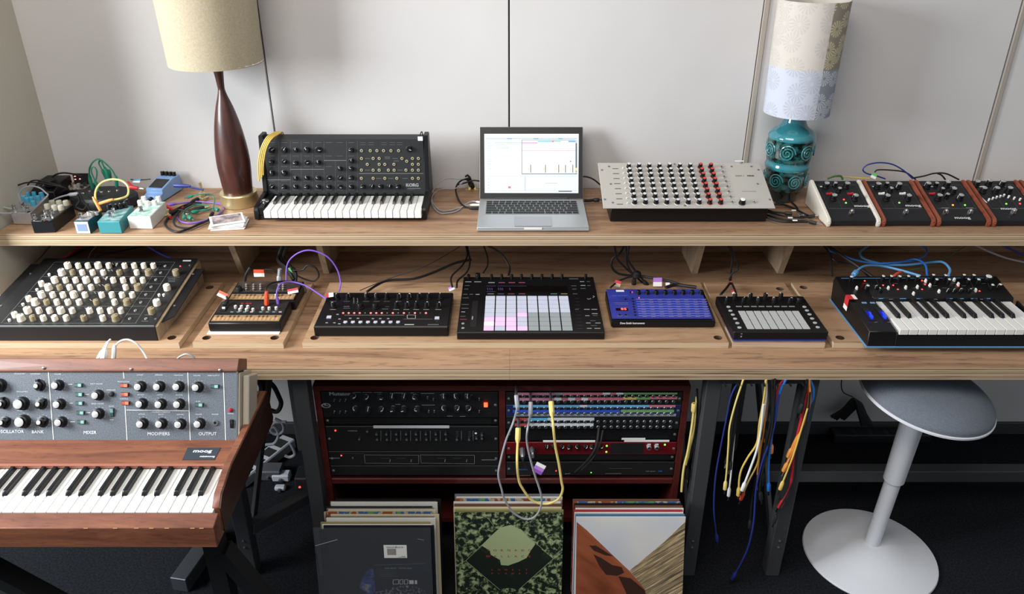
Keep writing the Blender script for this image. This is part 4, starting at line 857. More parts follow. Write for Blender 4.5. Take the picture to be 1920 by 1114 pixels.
# ---------------------------------------------------------------- 13. keyboard synth with blue trim
def bass_synth():
    z = Z(1520, 440, 4.8); x0, x1 = .918, 1.375
    t = thing('keyboard_synthesizer', 'black two-octave keyboard synthesizer with sky-blue trim and glowing blue wheels', 'synthesizer', (1.14, 1.9, .768))
    yf = 1.772; prof = [(yf, .771), (yf + .004, .814), (yf + .07, .820), (yf + .15, .826), (2.035, .846), (2.045, .830), (2.035, .771)]
    part('case', MB().prism(prof[:], x0, .989, blk2), t, bevel=.002)
    part('case', MB().prism([(yf, .771), (yf + .004, .806), (yf + .16, .806), (yf + .165, .828), (2.035, .846), (2.045, .830), (2.035, .771)], .989, x1, blk2), t, bevel=.0012)
    part('end_block', MB().prism(prof[:4] + [(yf + .15, .79)], 1.374, x1 + .004, blk2), t)
    part('blue_trim', MB().box(x0 - .0015, x1 + .002, yf - .002, 2.04, .7688, .7712, ltblue), t, label='sky-blue trim line')
    fr = Fr((0, yf + .168, .8275), math.atan2(.019, .097))
    kn = knob(.0052, .015, blk2, mat('pale_cap', 'D6D6D2', .3), wplast, seg=12); kd = knob(.0058, .011, blk2, None, wplast, seg=12)
    put('knob', kn, t, fr, [(368, 378), (657, 373), (730, 373), (805, 375), (882, 373), (962, 375), (1107, 362), (1218, 366), (1383, 362), (1470, 363), (1137, 403), (1250, 403), (1425, 403), (1513, 403), (517, 458), (1640, 452), (1710, 448)], .015, f=z)
    put('knob', knob(.010, .016, blk2, mat('pale_cap', 'D6D6D2'), None), t, fr, [(1605, 375)], .016, f=z)
    put('knob', kd, t, fr, [(600, 465), (630, 495), (1245, 495), (1300, 495), (1365, 495), (1430, 495)], .008, f=z)
    fad = MB().box(-.0022, .0022, -.0045, .0045, 0, .010, wplast, .0008).mesh('fader')
    put('fader', fad, t, fr, [(418, 470), (703, 470), (860, 465), (965, 460), (930, 520), (1040, 405), (1078, 445), (1160, 500), (1297, 395), (1333, 435), (1490, 490)], .009, 0, f=z)
    put('led', ledm(.0024, ledr), t, fr, [(487, 415), (652, 455), (743, 455), (785, 492), (1003, 492), (1003, 412), (1030, 447), (1328, 463), (1520, 508)], .001, f=z)
    pr = MB(); L = lambda a, b, c, d, w_=.0006, m_=dprint: fr.line(pr, z(a, b), z(c, d), w_, m_)
    L(275, 393, 1640, 390, .002, ltblue); L(400, 565, 1810, 552, .003, ltblue); L(325, 462, 430, 462, .0014, gprint)
    for x in (590, 700, 1060, 1430, 1580): L(x, 400, x + 60, 550, .0005)
    for i in range(14): L(480 + i * 88, 440 + (i % 3) * 20, 520 + i * 88, 440 + (i % 3) * 20, .0008, gprint)
    for x in (640, 830, 980, 1250, 1350, 1470, 1590): L(x - 28, 577, x + 28, 576, .003, ltblue)
    for x in (455, 530, 720, 1120, 1540): L(x - 15, 582, x + 20, 582, .002, gprint)
    part('printed_legend', pr, t, fr.M)
    ft = Fr((0, yf + .004, .8143), math.atan2(.006, .066)); bg = mat('blue_wheel_glow', '1A3CFF', .2, emit=1.4)
    for i, (a, b, c, d) in enumerate(((490, 665, 545, 768), (608, 665, 665, 768))):
        xa_, ya_ = ft.uv(*z(a + 12, b)); xb, yb = ft.uv(*z(c, d)); xc = (xa_ + xb) / 2
        part('wheel_slot', MB().box(xc - .008, xc + .008, yb - .003, ya_ + .003, -.0002, .0006, rub), t, ft.M)
        whl = MB().lathe([(.018, -.0045), (.0195, -.004), (.0195, .004), (.018, .0045)], 24, mat('blue_clear', '1B2CC8', .15, emit=.5)); 
        part('wheel', whl, t, ft.at(xc, (ya_ + yb) / 2, -.0125) @ Matrix.Rotation(R(90), 4, 'Y') )
        part('wheel_light', MB().box(xc - .0028, xc + .0028, yb + .004, (ya_ + yb) / 2, .0005, .0072, bg, .0008), t, ft.M)
    part('blue_button', padm(.013, .006, .0015, mat('lit_blue_button', '8CC4E8', .4, emit=.3)), t, ft.px(*z(482, 615), 0, 0, 0)); part('blue_button', padm(.013, .006, .0015, MATS['lit_blue_button']), t, ft.px(*z(557, 615), 0, 0, 0))
    for x in (588, 707): q = MB(); ft.line(q, z(x - 15, 788), z(x + 15, 788), .0012, gprint); part('wheel_caption', q, t, ft.M)
    kx = PZ(*z(828, 884), .82).x; kx2 = PZ(*z(1003, 884), .82).x; pit = (kx2 - kx) / 2
    keyboard(t, kx, pit, int((x1 - kx) / pit), yf + .002, .155, .8205, 0, .016, .62)
    tape = MB(); a = PZ(*z(255, 590), .822); b = PZ(*z(385, 525), .83)
    tp = MB().prism([(1.905, .790), (1.905, .8455), (1.935, .851), (1.935, .790)], x0 - .002, x0 - .0008, redc)
    part('red_tape', MB().box(x0 - .0022, x0 - .0015, 1.92, 1.945, .795, .832, redc).box(x0 - .0022, x0 + .012, 1.92, 1.945, .8315, .833, redc), t); part('white_tape', MB().box(x0 - .0024, x0 - .0016, 1.92, 1.945, .795, .808, paper).box(x0 + .012, x0 + .021, 1.92, 1.945, .8320, .8335, paper), t)
bass_synth()
# ---------------------------------------------------------------- 14. vintage wooden keyboard synthesizer, front left
random.seed(11)
slate = mat('slate_panel', '484E55', .5, noise=('656C74', 420, .35, .65), bump=.1, bscale=1500)
def vintage():
    t = thing('keyboard_synthesizer', 'vintage walnut-cased keyboard synthesizer with tilted slate control panel, front left', 'synthesizer', (-1.0, 1.45, .588))
    xr = -.622; xl = -1.36
    # base case
    part('side_cheek', MB().prism([(1.302, .590), (1.302, .652), (1.325, .672), (1.40, .690), (1.69, .690), (1.70, .60), (1.69, .590)], xr - .018, xr - .002, mahog), t, bevel=.0015)
    part('side_cheek', MB().prism([(1.302, .590), (1.302, .652), (1.325, .672), (1.40, .690), (1.69, .690), (1.69, .590)], xl, xl + .018, mahog), t, bevel=.0015)
    part('cheek_side_shade', MB().prism([(1.302, .590), (1.302, .650), (1.325, .670), (1.40, .688), (1.69, .688), (1.70, .60), (1.69, .590)], xr - .0019, xr, mahog_shade), t)  # thin darker sheet paints shade onto the right cheek's outer face
    part('front_rail', MB().prism([(1.252, .588), (1.252, .642), (1.290, .650), (1.293, .600), (1.30, .588)], xl + .0, xr, mahog), t, bevel=.0015)
    part('bottom', MB().box(xl + .018, xr - .018, 1.28, 1.69, .588, .598, mahog), t)
    part('back_board', MB().box(xl + .018, xr - .018, 1.67, 1.688, .598, .69, mahog), t)
    fd = Fr((0, 1.432, .6585), math.atan2(.010, .082))
    part('key_lid', MB().box(xl + .018, xr - .018, 0, .088, -.012, 0, mahog), t, fd.M, bevel=.0015)
    part('lid_strip', MB().box(xl + .018, xr - .018, -.003, .004, -.004, .0035, mat('worn_mahogany', '96604E', .4)), t, fd.M)
    bx = [fd.uv(340 + a, v) for a, v in ((2, 863), (62, 863), (74, 840), (12, 840))]
    bd = MB().prism(bx, 0, .0012, mat('badge_slate', '333B44', .4), 'z'); b_ = part('name_badge', bd, t, fd.M)
    tx = MB(); x, y = fd.uv(380, 847); tx.text('moog', .0135, x, y, .0016, white, sx=1.4, bold=.04); x, y = fd.uv(389, 857); tx.text('minimoog', .0066, x, y, .0016, white, sx=1.3, bold=.05)
    part('badge_lettering', tx, b_, fd.M)
    kx = PZ(398.5, 963, .649).x
    pit = .02365; n = 30
    keyboard(t, kx - n * pit, pit, n, 1.292, .142, .650, (0 - (n - 1)) % 7, .016, .66)
    part('key_bed', MB().box(xl + .018, xr - .018, 1.30, 1.43, .60, .628, rub), t)
    # tilted control panel box
    fr = Fr((0, 1.513, .665), math.atan2(.146, .077)); H = .166
    px1 = -.6515; sx1 = -.623
    part('control_panel', MB().box(xl, px1, 0, H, -.003, 0, slate), t, fr.M)
    part('panel_edge', MB().box(px1, px1 + .004, 0, H, -.004, .001, chrome), t, fr.M)
    part('panel_housing', MB().prism([(0, -.055), (H, -.055), (H, -.003), (0, -.003)], xl, px1, blk), t, fr.M)
    sd = MB().prism([(0, -.075), (H - .004, -.085), (H - .004, -.004), (0, .0)], px1 + .0045, px1 + .008, mat('grey_cream_metal', 'B4AA9A', .5)); sd.T = None
    part('side_plate', sd, t, fr.M, label='cream-grey metal side plate')
    part('side_bracket', MB().prism([(0.01, -.078), (H - .012, -.085), (H - .012, -.02), (0.01, -.018)], px1 + .009, px1 + .024, mat('grey_cream_metal', '9E968A')), t, fr.M, bevel=.002)
    hood = MB().prism([(H - .001, .006), (H + .004, .007), (H + .030, -.004), (H + .026, -.060), (H - .001, -.060)], xl, px1 + .006, mahog)
    part('hood', hood, t, fr.M, bevel=.0015)
    za = Z(0, 620, 3.84)
    for u, v in ((313, 270), (943, 278), (1583, 285)): part('screw', screw, t, fr.px(*za(u, v), 0, .0075, 0))
    kc = mat('spun_aluminium', 'E4E4E2', .28, .6)
    def mk(r, h, cr, sk): return MB().lathe([(r * sk, 0), (r * sk, h * .12), (r, h * .2), (r * .97, h * .62), (cr * 1.05, h * .7), (cr * 1.02, h * .97)], 22, blk2).lathe([(cr, h * .97), (cr, h), (cr * .85, h + .0006)], 22, kc).mesh('knob')
    kn = mk(.0112, .020, .0075, 1.15); kbg = mk(.0145, .021, .0105, 1.12); ksl = mk(.010, .018, .0052, 1.35)
    put('knob', kn, t, fr, [(390, 398), (402, 535), (413, 665), (680, 470), (683, 605), (988, 408), (1125, 408), (1265, 408), (998, 532), (1136, 535), (1270, 535), (1003, 677), (1140, 677), (1278, 680), (1405, 412), (1418, 677)], .020, f=za)
    put('knob', kbg, t, fr, [(125, 532), (135, 662), (-40, 400)], .021, f=za)
    pm = MB().prism([(-.012, -.0045), (.015, -.0025), (.015, .0025), (-.012, .0045)], 0, .011, blk2, 'z').mesh('pointer')
    for u, v in [(255, 400), (268, 532), (275, 663), (-5, 530), (2, 665)]:
        k = part('knob', ksl, t, fr.px(*za(u, v), .018)); x, y = fr.uv(*za(u, v), .018); part('pointer', pm, k, fr.at(x, y, 0, random.uniform(.4, 2.6)))
    tsw = mat('teal_switch', '6F9A92', .4); tdk = mat('teal_switch_dark', '2C4A46', .4)
    def rk(a, b): return MB().box(-.010, .010, -.0042, .0042, 0, .0015, blk2).hexa([(-.009, -.0035, .001), (0, -.0035, .001), (0, .0035, .001), (-.009, .0035, .001), (-.009, -.0035, .003), (0, -.0035, .0045), (0, .0035, .0045), (-.009, .0035, .003)], a).hexa([(0, -.0035, .001), (.009, -.0035, .001), (.009, .0035, .001), (0, .0035, .001), (0, -.0035, .0045), (.009, -.0035, .007), (.009, .0035, .007), (0, .0035, .0045)], b).mesh('rocker_switch')
    r1 = rk(tdk, tsw); r2 = rk(mat('orange_dark', '9C3A22', .4), mat('orange_switch', 'D0603C', .4)); r3 = rk(blk2, blk3)
    put('rocker_switch', r1, t, fr, [(562, 393), (567, 460), (569, 523), (577, 592), (582, 658), (1545, 402), (1432, 535)], .003, 0, f=za)
    for q in put('rocker_switch', r2, t, fr, [(893, 395), (897, 459), (902, 522)], .003, 0, f=za): q['label'] = 'orange rocker switch'
    part('rocker_switch', r1, t, fr.px(*za(805, 590), .003, 0, R(90))); part('rocker_switch', r3, t, fr.px(*za(1667, 672), .003, 0, R(90)))
    part('indicator', MB().lathe([(.006, 0), (.0058, .005), (.003, .007)], 16, rub), t, fr.px(*za(800, 458), .004, 0, 0)); part('indicator', MB().lathe([(.005, 0), (.0045, .004), (.002, .006)], 14, mat('red_jewel', 'B02430', .2)), t, fr.px(*za(1657, 573), .004, 0, 0))
    part('jack', jack(.007, .004), t, fr.px(*za(1550, 665), .003, 0, 0))
    pr = MB(); L = lambda a, b, c, d, w_=.0014, m_=white: fr.line(pr, za(a, b), za(c, d), w_, m_)
    L(347, 285, 385, 785, .0018); L(887, 292, 893, 345, .0018); L(900, 540, 915, 790, .0018); L(1352, 300, 1370, 795, .0018); L(1608, 300, 1625, 797, .0018); L(910, 572, 1362, 578, .0012)
    L(490, 387, 522, 387, .001); L(610, 460, 640, 460, .001); L(500, 523, 525, 523, .001); L(615, 592, 650, 592, .001); L(505, 657, 540, 657, .001)
    wp = mat('silkscreen', 'CFD4D8', .6)
    for s_, u, v, sz in (('OSCILLATOR', 75, 728, .0104), ('BANK', 272, 730, .0104), ('MIXER', 648, 735, .0104), ('MODIFIERS', 1142, 744, .0104), ('OUTPUT', 1495, 744, .0104)):
        x, y = fr.uv(*za(u, v)); 
        for o in ((0, 0), (.0003, 0), (0, .0003)): pr.text(s_, sz, x + o[0], y + o[1], .0006 + o[0] * .2, wp, sx=1.04)
    lab_ = {(255, 312): 'WAVEFORM', (145, 310): 'OSCILLATOR 1', (160, 440): 'OSCILLATOR 2', (165, 575): 'OSCILLATOR 3', (415, 314): 'VOLUME', (1008, 320): 'CUTOFF', (1145, 320): 'EMPHASIS', (1285, 322): 'CONTOUR', (1418, 324): 'VOLUME', (1538, 324): 'MAIN OUTPUT', (1015, 462): 'ATTACK', (1152, 463): 'DECAY', (1290, 464): 'SUSTAIN', (1022, 602): 'ATTACK', (1160, 603): 'DECAY', (1298, 604): 'SUSTAIN', (1160, 587): 'LOUDNESS CONTOUR', (695, 384): 'INPUT VOLUME', (703, 527): 'NOISE VOLUME', (800, 428): 'OVERLOAD', (890, 368): 'MODULATION', (895, 492): 'CONTROL', (1428, 510): 'A 440', (1430, 603): 'VOLUME', (1550, 603): 'PHONES', (803, 545): 'WHITE', (806, 643): 'PINK', (1662, 598): 'POWER'}
    for (u, v), s_ in lab_.items(): x, y = fr.uv(*za(u, v)); pr.text(s_, .0038, x, y, .0006, wp, sx=1.1)
    for u, v in [(390, 398), (402, 535), (413, 665), (680, 470), (683, 605), (988, 408), (1125, 408), (1265, 408), (998, 532), (1136, 535), (1270, 535), (1003, 677), (1140, 677), (1278, 680), (1405, 412), (1418, 677), (255, 400), (268, 532), (275, 663), (125, 532), (135, 662)]:
        x, y = fr.uv(*za(u, v), .020)
        for a in range(-60, 241, 30): c_, s2 = math.cos(R(a)), math.sin(R(a)); r_ = .0158 if (u, v) not in ((125, 532), (135, 662)) else .019; fr.quad(pr, x + r_ * c_ - .0005, y + r_ * s2 - .0005, x + r_ * c_ + .0005, y + r_ * s2 + .0007, wp)
    part('printed_legend', pr, t, fr.M)
    # worn nicks along the front edge
    nk = MB(); nm = mat('bare_wood', 'C08A66', .6)
    for u in (160, 215, 255, 283, 312, 360, 377): a = PY(u, 990, 1.2517); nk.box(a.x - .004, a.x + .005, 1.2512, 1.2525, .6412, .6424, nm)
    part('wear_marks', nk, t)
vintage()
# its stand
sb = mat('matt_black_steel', '141517', .55, .2)
st = thing('keyboard_stand', 'black steel cross stand carrying the vintage walnut synthesizer', 'stand', (-1.0, 1.5, 0))
part('support_arm', MB().box(-1.3, -.66, 1.33, 1.37, .556, .587, sb), st); part('support_arm', MB().box(-1.3, -.66, 1.60, 1.64, .556, .587, sb), st)
part('leg', MB().bar((-1.32, 1.34, .55), (-.80, 1.36, .03), .05, .03, sb), st); part('leg', MB().bar(PY(418, 1030, 1.36), PY(520, 1150, 1.36), .045, .03, sb), st)
part('upright', MB().box(-.70, -.66, 1.34, 1.38, .0, .556, sb), st)
part('cap', MB().box(-.705, -.655, 1.335, 1.385, .548, .552, steel), st)
a, b = PZ(333, 1086, .05), PZ(382, 1010, .05)
part('foot', MB().bar((a.x, a.y, .026), (b.x + .02, b.y + .06, .026), .05, .05, mat('satin_grey_steel', '55575C', .35, .5)), st, bevel=.002)

# ---------------------------------------------------------------- 15. red rack cabinet with studio gear
YF = 1.77
rk_ = thing('rack_cabinet', 'dark red plywood rack cabinet with two bays under the desk', 'cabinet', (-.02, 1.95, 0))
for x in (-.530, -.035, .4575): part('side_panel' if x != -.035 else 'divider', MB().box(x, x + .0175, YF, 2.15, 0 if x != -.035 else .335, .649, redwood), rk_, bevel=.001)
part('top', MB().box(-.5305, .4755, YF - .001, 2.15, .6345, .650, redwood), rk_, bevel=.001)
part('shelf', MB().box(-.512, .457, YF, 2.15, .318, .336, redwood), rk_, bevel=.001)
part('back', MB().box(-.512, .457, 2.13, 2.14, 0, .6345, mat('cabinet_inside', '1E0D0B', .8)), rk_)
part('lower_shelf', MB().box(-.512, .457, 1.85, 2.13, .10, .118, redwood), rk_)
fk = mat('rack_black', '0E0F11', .5); fk2 = mat('rack_satin', '0B0C0E', .4)
def rackunit(name, label, side, v0, v1, m_=fk, d=.012, ears=None, cat='rack unit', inset=0):
    x0, x1 = ((-.511, -.0365) if side == 0 else (-.0165, .4565)); z0, z1 = PY(900, v1, YF).z, PY(900, v0, YF).z
    t = thing(name, label, cat, ((x0 + x1) / 2, YF + .05, z0)); fr = Fr((x0, YF + inset, z0), R(90)); w_, h = x1 - x0, z1 - z0
    part('faceplate', MB().box(.001, w_ - .001, .0005, h - .0005, -.004, 0, m_), t, fr.M, bevel=.0006)
    part('chassis', MB().box(.02, w_ - .02, .0025, h - .0025, -.2, -.004, fk2), t, fr.M)
    if h > .02:
        for x in (.008, w_ - .008): part('screw', MB().lathe([(.0042, 0), (.004, .0015), (.002, .0028)], 10, steel).mesh('screw'), t, fr.at(x, h * .5, 0))
    return t, fr, w_, h
zL = Z(560, 700, 4.8); zR = Z(920, 700, 4.683); zrl = Z(590, 715, 5.863); zrr = Z(770, 715, 5.863); zpa = Z(940, 720, 6.19); zpb = Z(1130, 720, 6.19)
kf = knob(.0078, .014, mat('rack_knob', '1B1D20', .4), None, white, skirt=1.15, seg=14); kfs = knob(.004, .009, mat('rack_knob', '1B1D20'), steel, None, seg=10)
# filter unit
t, fr, w_, h = rackunit('filter_unit', 'black two-space filter unit with lit red lamp, top of left rack bay', 0, 735.5, 783)
put('knob', kf, t, fr, [(485, 225), (600, 235), (725, 230), (838, 225), (945, 225), (1050, 232), (1305, 228), (1415, 228), (1518, 228), (505, 338), (620, 345), (738, 345), (848, 338), (945, 338), (1067, 340), (1308, 335), (1425, 335), (1525, 335)], .014, f=zL)
p = fr.px(*zL(1684, 285), .002, 0, 0); part('indicator_lamp', MB().box(-.005, .005, -.006, .006, 0, .004, mat('red_lamp', 'FF3A20', .3, emit=7)), t, p)
tg = MB().lathe([(.0022, 0), (.0014, .001), (.0018, .008)], 8, steel).mesh('toggle')
put('toggle', tg, t, fr, [(x, y) for y in (250, 355) for x in (318, 370, 420)] + [(1160, 225), (1212, 240), (1170, 350), (1220, 350), (1625, 240), (1625, 350)], .006, f=zL)
pr = MB(); x, y = fr.uv(*zL(370, 186)); pr.text('Mutator', .015, x, y, .0006, gprint, sx=1.15, bold=.04)
cx_, cy_ = fr.uv(*zL(247, 290))
for r_, m_ in ((.0125, gprint), (.0092, fk), (.0075, fk)):
    pr.add([(cx_ + r_ * math.cos(a * math.pi / 12), cy_ + r_ * .62 * math.sin(a * math.pi / 12), .0006 + (.0128 - r_) * .1) for a in range(24)], [tuple(range(24))], m_)
pr.text('MM', .007, cx_, cy_, .0014, gprint, sx=1.3)
for a, b, y_ in ((495, 560, 172), (575, 660, 172), (675, 750, 172), (820, 965, 178), (1010, 1035, 178), (1100, 1220, 182), (1270, 1335, 196), (1392, 1440, 196), (1495, 1562, 196), (1105, 1225, 286), (1335, 1385, 386), (1450, 1500, 388), (870, 915, 280)): fr.line(pr, zL(a, y_), zL(b, y_), .0012, gprint)
part('printed_legend', pr, t, fr.M)
t, fr, w_, h = rackunit('vent_panel', 'recessed black vent panel below the filter unit', 0, 783.5, 799, fk2, inset=.006)
for i in range(3): part('slot', MB().box(.02, w_ - .02, h * (.2 + .25 * i), h * (.3 + .25 * i), 0, .0006, rub), t, fr.M)
t, fr, w_, h = rackunit('line_mixer', 'black rack line mixer with pale label strip and twin rows of tiny knobs', 0, 799.5, 846)
part('label_strip', MB().box(*[fr.uv(*zL(673, 480))[0], fr.uv(*zL(1356, 480))[0]], fr.uv(*zL(900, 492))[1], fr.uv(*zL(900, 470))[1], 0, .0015, mat('label_tape', 'B4B6BC', .6)), t, fr.M)
put('knob', kfs, t, fr, [(x, 553) for x in range(700, 1340, 89)] + [(x, 600) for x in range(705, 1345, 89)] + [(617, 527), (545, 597), (1425, 601), (1535, 601), (1650, 560), (1650, 592), (1600, 590)], .009, f=zL)
part('led', ledm(.0025, ledr), t, fr.px(*zL(331, 515), 0, 0, 0)); part('button', padm(.006, .004, .002, white), t, fr.px(*zL(1595, 540), 0, 0, 0))
pr = MB(); x, y = fr.uv(*zL(485, 518)); pr.text('YAMAHA', .006, x, y, .0006, gprint, sx=1.1)
for x in list(range(740, 1360, 89)) + [1465, 1570]: fr.line(pr, zL(x, 518), zL(x, 608), .0007, gprint)
for x in (1425, 1535):
    for y in (525, 540, 555, 570): fr.line(pr, zL(x - 8, y), zL(x + 14, y), .0008, dprint)
part('printed_legend', pr, t, fr.M)
t, fr, w_, h = rackunit('reverb_unit', 'black rack reverb with two outlined display windows', 0, 846.5, 873)
pr = MB()
for a, b in ((590, 1080), (1095, 1582)):
    for q in (((a, 735), (b, 738)), ((a + 8, 808), (b, 815)), ((a, 735), (a + 8, 808)), ((b, 738), (b, 815))): fr.line(pr, zL(*q[0]), zL(*q[1]), .0009, gprint)
    for x in (150, 290): fr.line(pr, zL(a + x, 765), zL(a + x + 80, 765), .0008, dprint)
for x in (825, 1015, 1320, 1515): fr.line(pr, zL(x, 775), zL(x - 6, 800), .0016, gprint)
for a, b, y_ in ((275, 370, 764), (1645, 1780, 780)): fr.line(pr, zL(a, y_), zL(b, y_), .0018, gprint)
fr.line(pr, zL(380, 722), zL(590, 724), .0007, dprint)
x, y = fr.uv(*zL(487, 763)); pr.text('0', .010, x, y, .0006, gprint); part('printed_legend', pr, t, fr.M)
part('led', ledm(.0022, ledr), t, fr.px(*zL(384, 740), 0, 0, 0))
t, fr, w_, h = rackunit('blank_panel', 'plain black blanking panel at the bottom of left rack bay', 0, 873.5, 891.5)
# right bay: three patchbays
jm_ = jack(.0048, .0025, steel)
def patchbay(label, v0, v1, m_, jrows, strips, seed):
    t, fr, w_, h = rackunit('patchbay', label, 1, v0, v1, m_)
    for vy, u0, u1 in jrows:
        for i in range(24):
            part('jack', jm_, t, fr.px(u0 + (u1 - u0) * i / 23, vy, .002, 0, 0))
    for (u0, u1, vy, c) in strips:
        q = MB(); x0, y0 = fr.uv(u0, vy); x1, _ = fr.uv(u1, vy); part('label_tape', MB().box(x0, x1, max(.0006, y0 - .0042), min(h - .0006, y0 + .0042), 0, .0008, mat('tape_' + c, {'pink': 'C583A0', 'rose': 'C5707E', 'white': 'D4D8DC', 'green': '6FA065', 'yellow': 'CDB96A', 'sky': '62AEDC', 'blue': '2F56C4', 'red': 'B24A48', 'grey': '8C979E'}[c], .6)), t, fr.M)
    return t, fr
f1 = lambda u: 940 + u / 6.19; f2 = lambda u: 1130 + u / 6.19
patchbay('top patchbay with pink and green label tape', 736, 759, fk, [(743.5, 969, 1264), (754, 970, 1263)], [(f1(155), f1(620), 738.4, 'pink'), (f1(620), f1(705), 738.2, 'grey'), (f1(705), f2(0), 738.0, 'rose'), (f2(0), f2(85), 737.4, 'white'), (f2(85), f2(158), 737.3, 'rose'), (f2(158), f2(240), 737.2, 'white'), (f2(240), f2(866), 736.9, 'green'),
    (f1(210), f1(615), 748.6, 'pink'), (f1(615), f1(695), 748.2, 'white'), (f1(695), f1(775), 748.4, 'rose'), (f1(775), f1(855), 748.2, 'white'), (f1(855), f1(930), 748.2, 'rose'), (f1(930), f1(1005), 748.2, 'white'), (f1(1005), f2(240), 747.8, 'rose'), (f2(240), f2(390), 746.8, 'yellow'), (f2(390), f2(550), 746.6, 'green'), (f2(550), f2(866), 746.0, 'rose')], 1)
patchbay('middle blue patchbay with sky-blue and cobalt label tape', 757.5 + 1.7, 780.6, mat('rack_blue', '16234E', .45), [(766, 972, 1260), (776.5, 972, 1259)], [(f1(138), f1(910), 761.4, 'sky'), (f1(910), f1(995), 761.2, 'white'), (f1(995), f2(535), 761.2, 'sky'), (f2(535), f2(845), 761.2, 'rose'), (f1(135), f2(200), 771.3, 'blue'), (f2(210), f2(828), 770.6, 'green'), (f1(150), f2(850), 778.4, 'grey')], 2)
patchbay('bottom black patchbay with white and red label tape', 781, 804.5, fk, [(791.5, 973, 1258), (801.5, 974, 1257)], [(f1(160), f1(305), 786.4, 'red'), (f1(305), f1(540), 786.2, 'sky'), (f1(540), f1(1078), 785.8, 'white'), (f1(155), f1(305), 796.5, 'red'), (f1(325), f1(1070), 796, 'white')], 3)
t, fr, w_, h = rackunit('vent_panel', 'recessed black panel between patchbays and red interface', 1, 805, 829, fk2, inset=.006)
t, fr, w_, h = rackunit('audio_interface', 'dark red rack audio interface with row of knobs and paper labels above', 1, 829.5, 852.5, mat('dark_red_anodized', '6E1018', .35, .3))
for a, b in ((fr.uv(*zpa(485, 650)), fr.uv(*zpa(1090, 650))), ): part('paper_label', MB().box(a[0], b[0], h + .0005, h + .0065, -.001, .0002, paper), t, fr.M)
for (u0, u1, dz) in ((220, 495, .0085), (252, 775, .0015)): a = fr.uv(*zpb(u0, 640))[0]; b = fr.uv(*zpb(u1, 640))[0]; part('paper_label', MB().box(a, b, h + dz, h + dz + .006, -.001 + dz * .01, .0002 + dz * .01, paper), t, fr.M)
put('knob', knob(.0065, .010, blk2, None, white, skirt=1.1, seg=14), t, fr, [zpa(x, 750) for x in (530, 610, 705, 797, 890, 980)] + [zpa(1060, 750), zpa(1155, 748)], .010)
for x in (245, 360): part('socket', MB().lathe([(.0105, 0), (.0105, .003), (.009, .004), (.009, .001), (.001, .0005)], 20, rub, caps=False), t, fr.px(*zpa(x, 765), 0, 0, 0))
part('meter_window', MB().box(fr.uv(*zpb(90, 740))[0], fr.uv(*zpb(475, 740))[0], .003, h - .003, 0, .0006, rub), t, fr.M)
put('led', ledm(.0026, ledg), t, fr, [zpb(47, 718), zpb(43, 788), zpb(722, 705)], 0)
put('button', padm(.0085, .004, .002, wplast), t, fr, [zpb(540, 703), zpb(630, 703)], 0, 0); put('knob', knob(.0065, .012, alu, chrome, None, seg=14), t, fr, [zpb(540, 745), zpb(630, 745)], .01)
t, fr, w_, h = rackunit('vent_panel', 'plain black panel below the red interface', 1, 853, 866, fk2, inset=.006)
t, fr, w_, h = rackunit('power_conditioner', 'black lowest rack unit of right bay with small blue logos', 1, 866.5, 891.5)
pr = MB(); x, y = fr.uv(*zpa(250, 994)); pr.text('MOTU', .007, x, y, .0006, mat('blue_logo', '2F7AC4', .5), sx=1.2); x, y = fr.uv(*zpb(555, 1012)); pr.text('midi express', .0052, x, y, .0006, gprint); x, y = fr.uv(*zpb(665, 1012)); pr.text('128', .0065, x, y, .0006, MATS['blue_logo'], sx=1.2)
fr.line(pr, zpa(740, 1045), zpa(800, 1040), .0014, gprint); fr.line(pr, zpb(75, 982), zpb(340, 980), .001, dprint); fr.line(pr, zpb(30, 1042), zpb(215, 1040), .001, gprint); fr.line(pr, zpa(215, 1065), zpa(340, 1062), .001, gprint)
part('printed_legend', pr, t, fr.M); part('led', ledm(.0016, ledg), t, fr.px(*zpa(1042, 1028), 0, 0, 0)); part('led', ledm(.0016, ledr), t, fr.px(*zpa(636, 1008), 0, 0, 0))

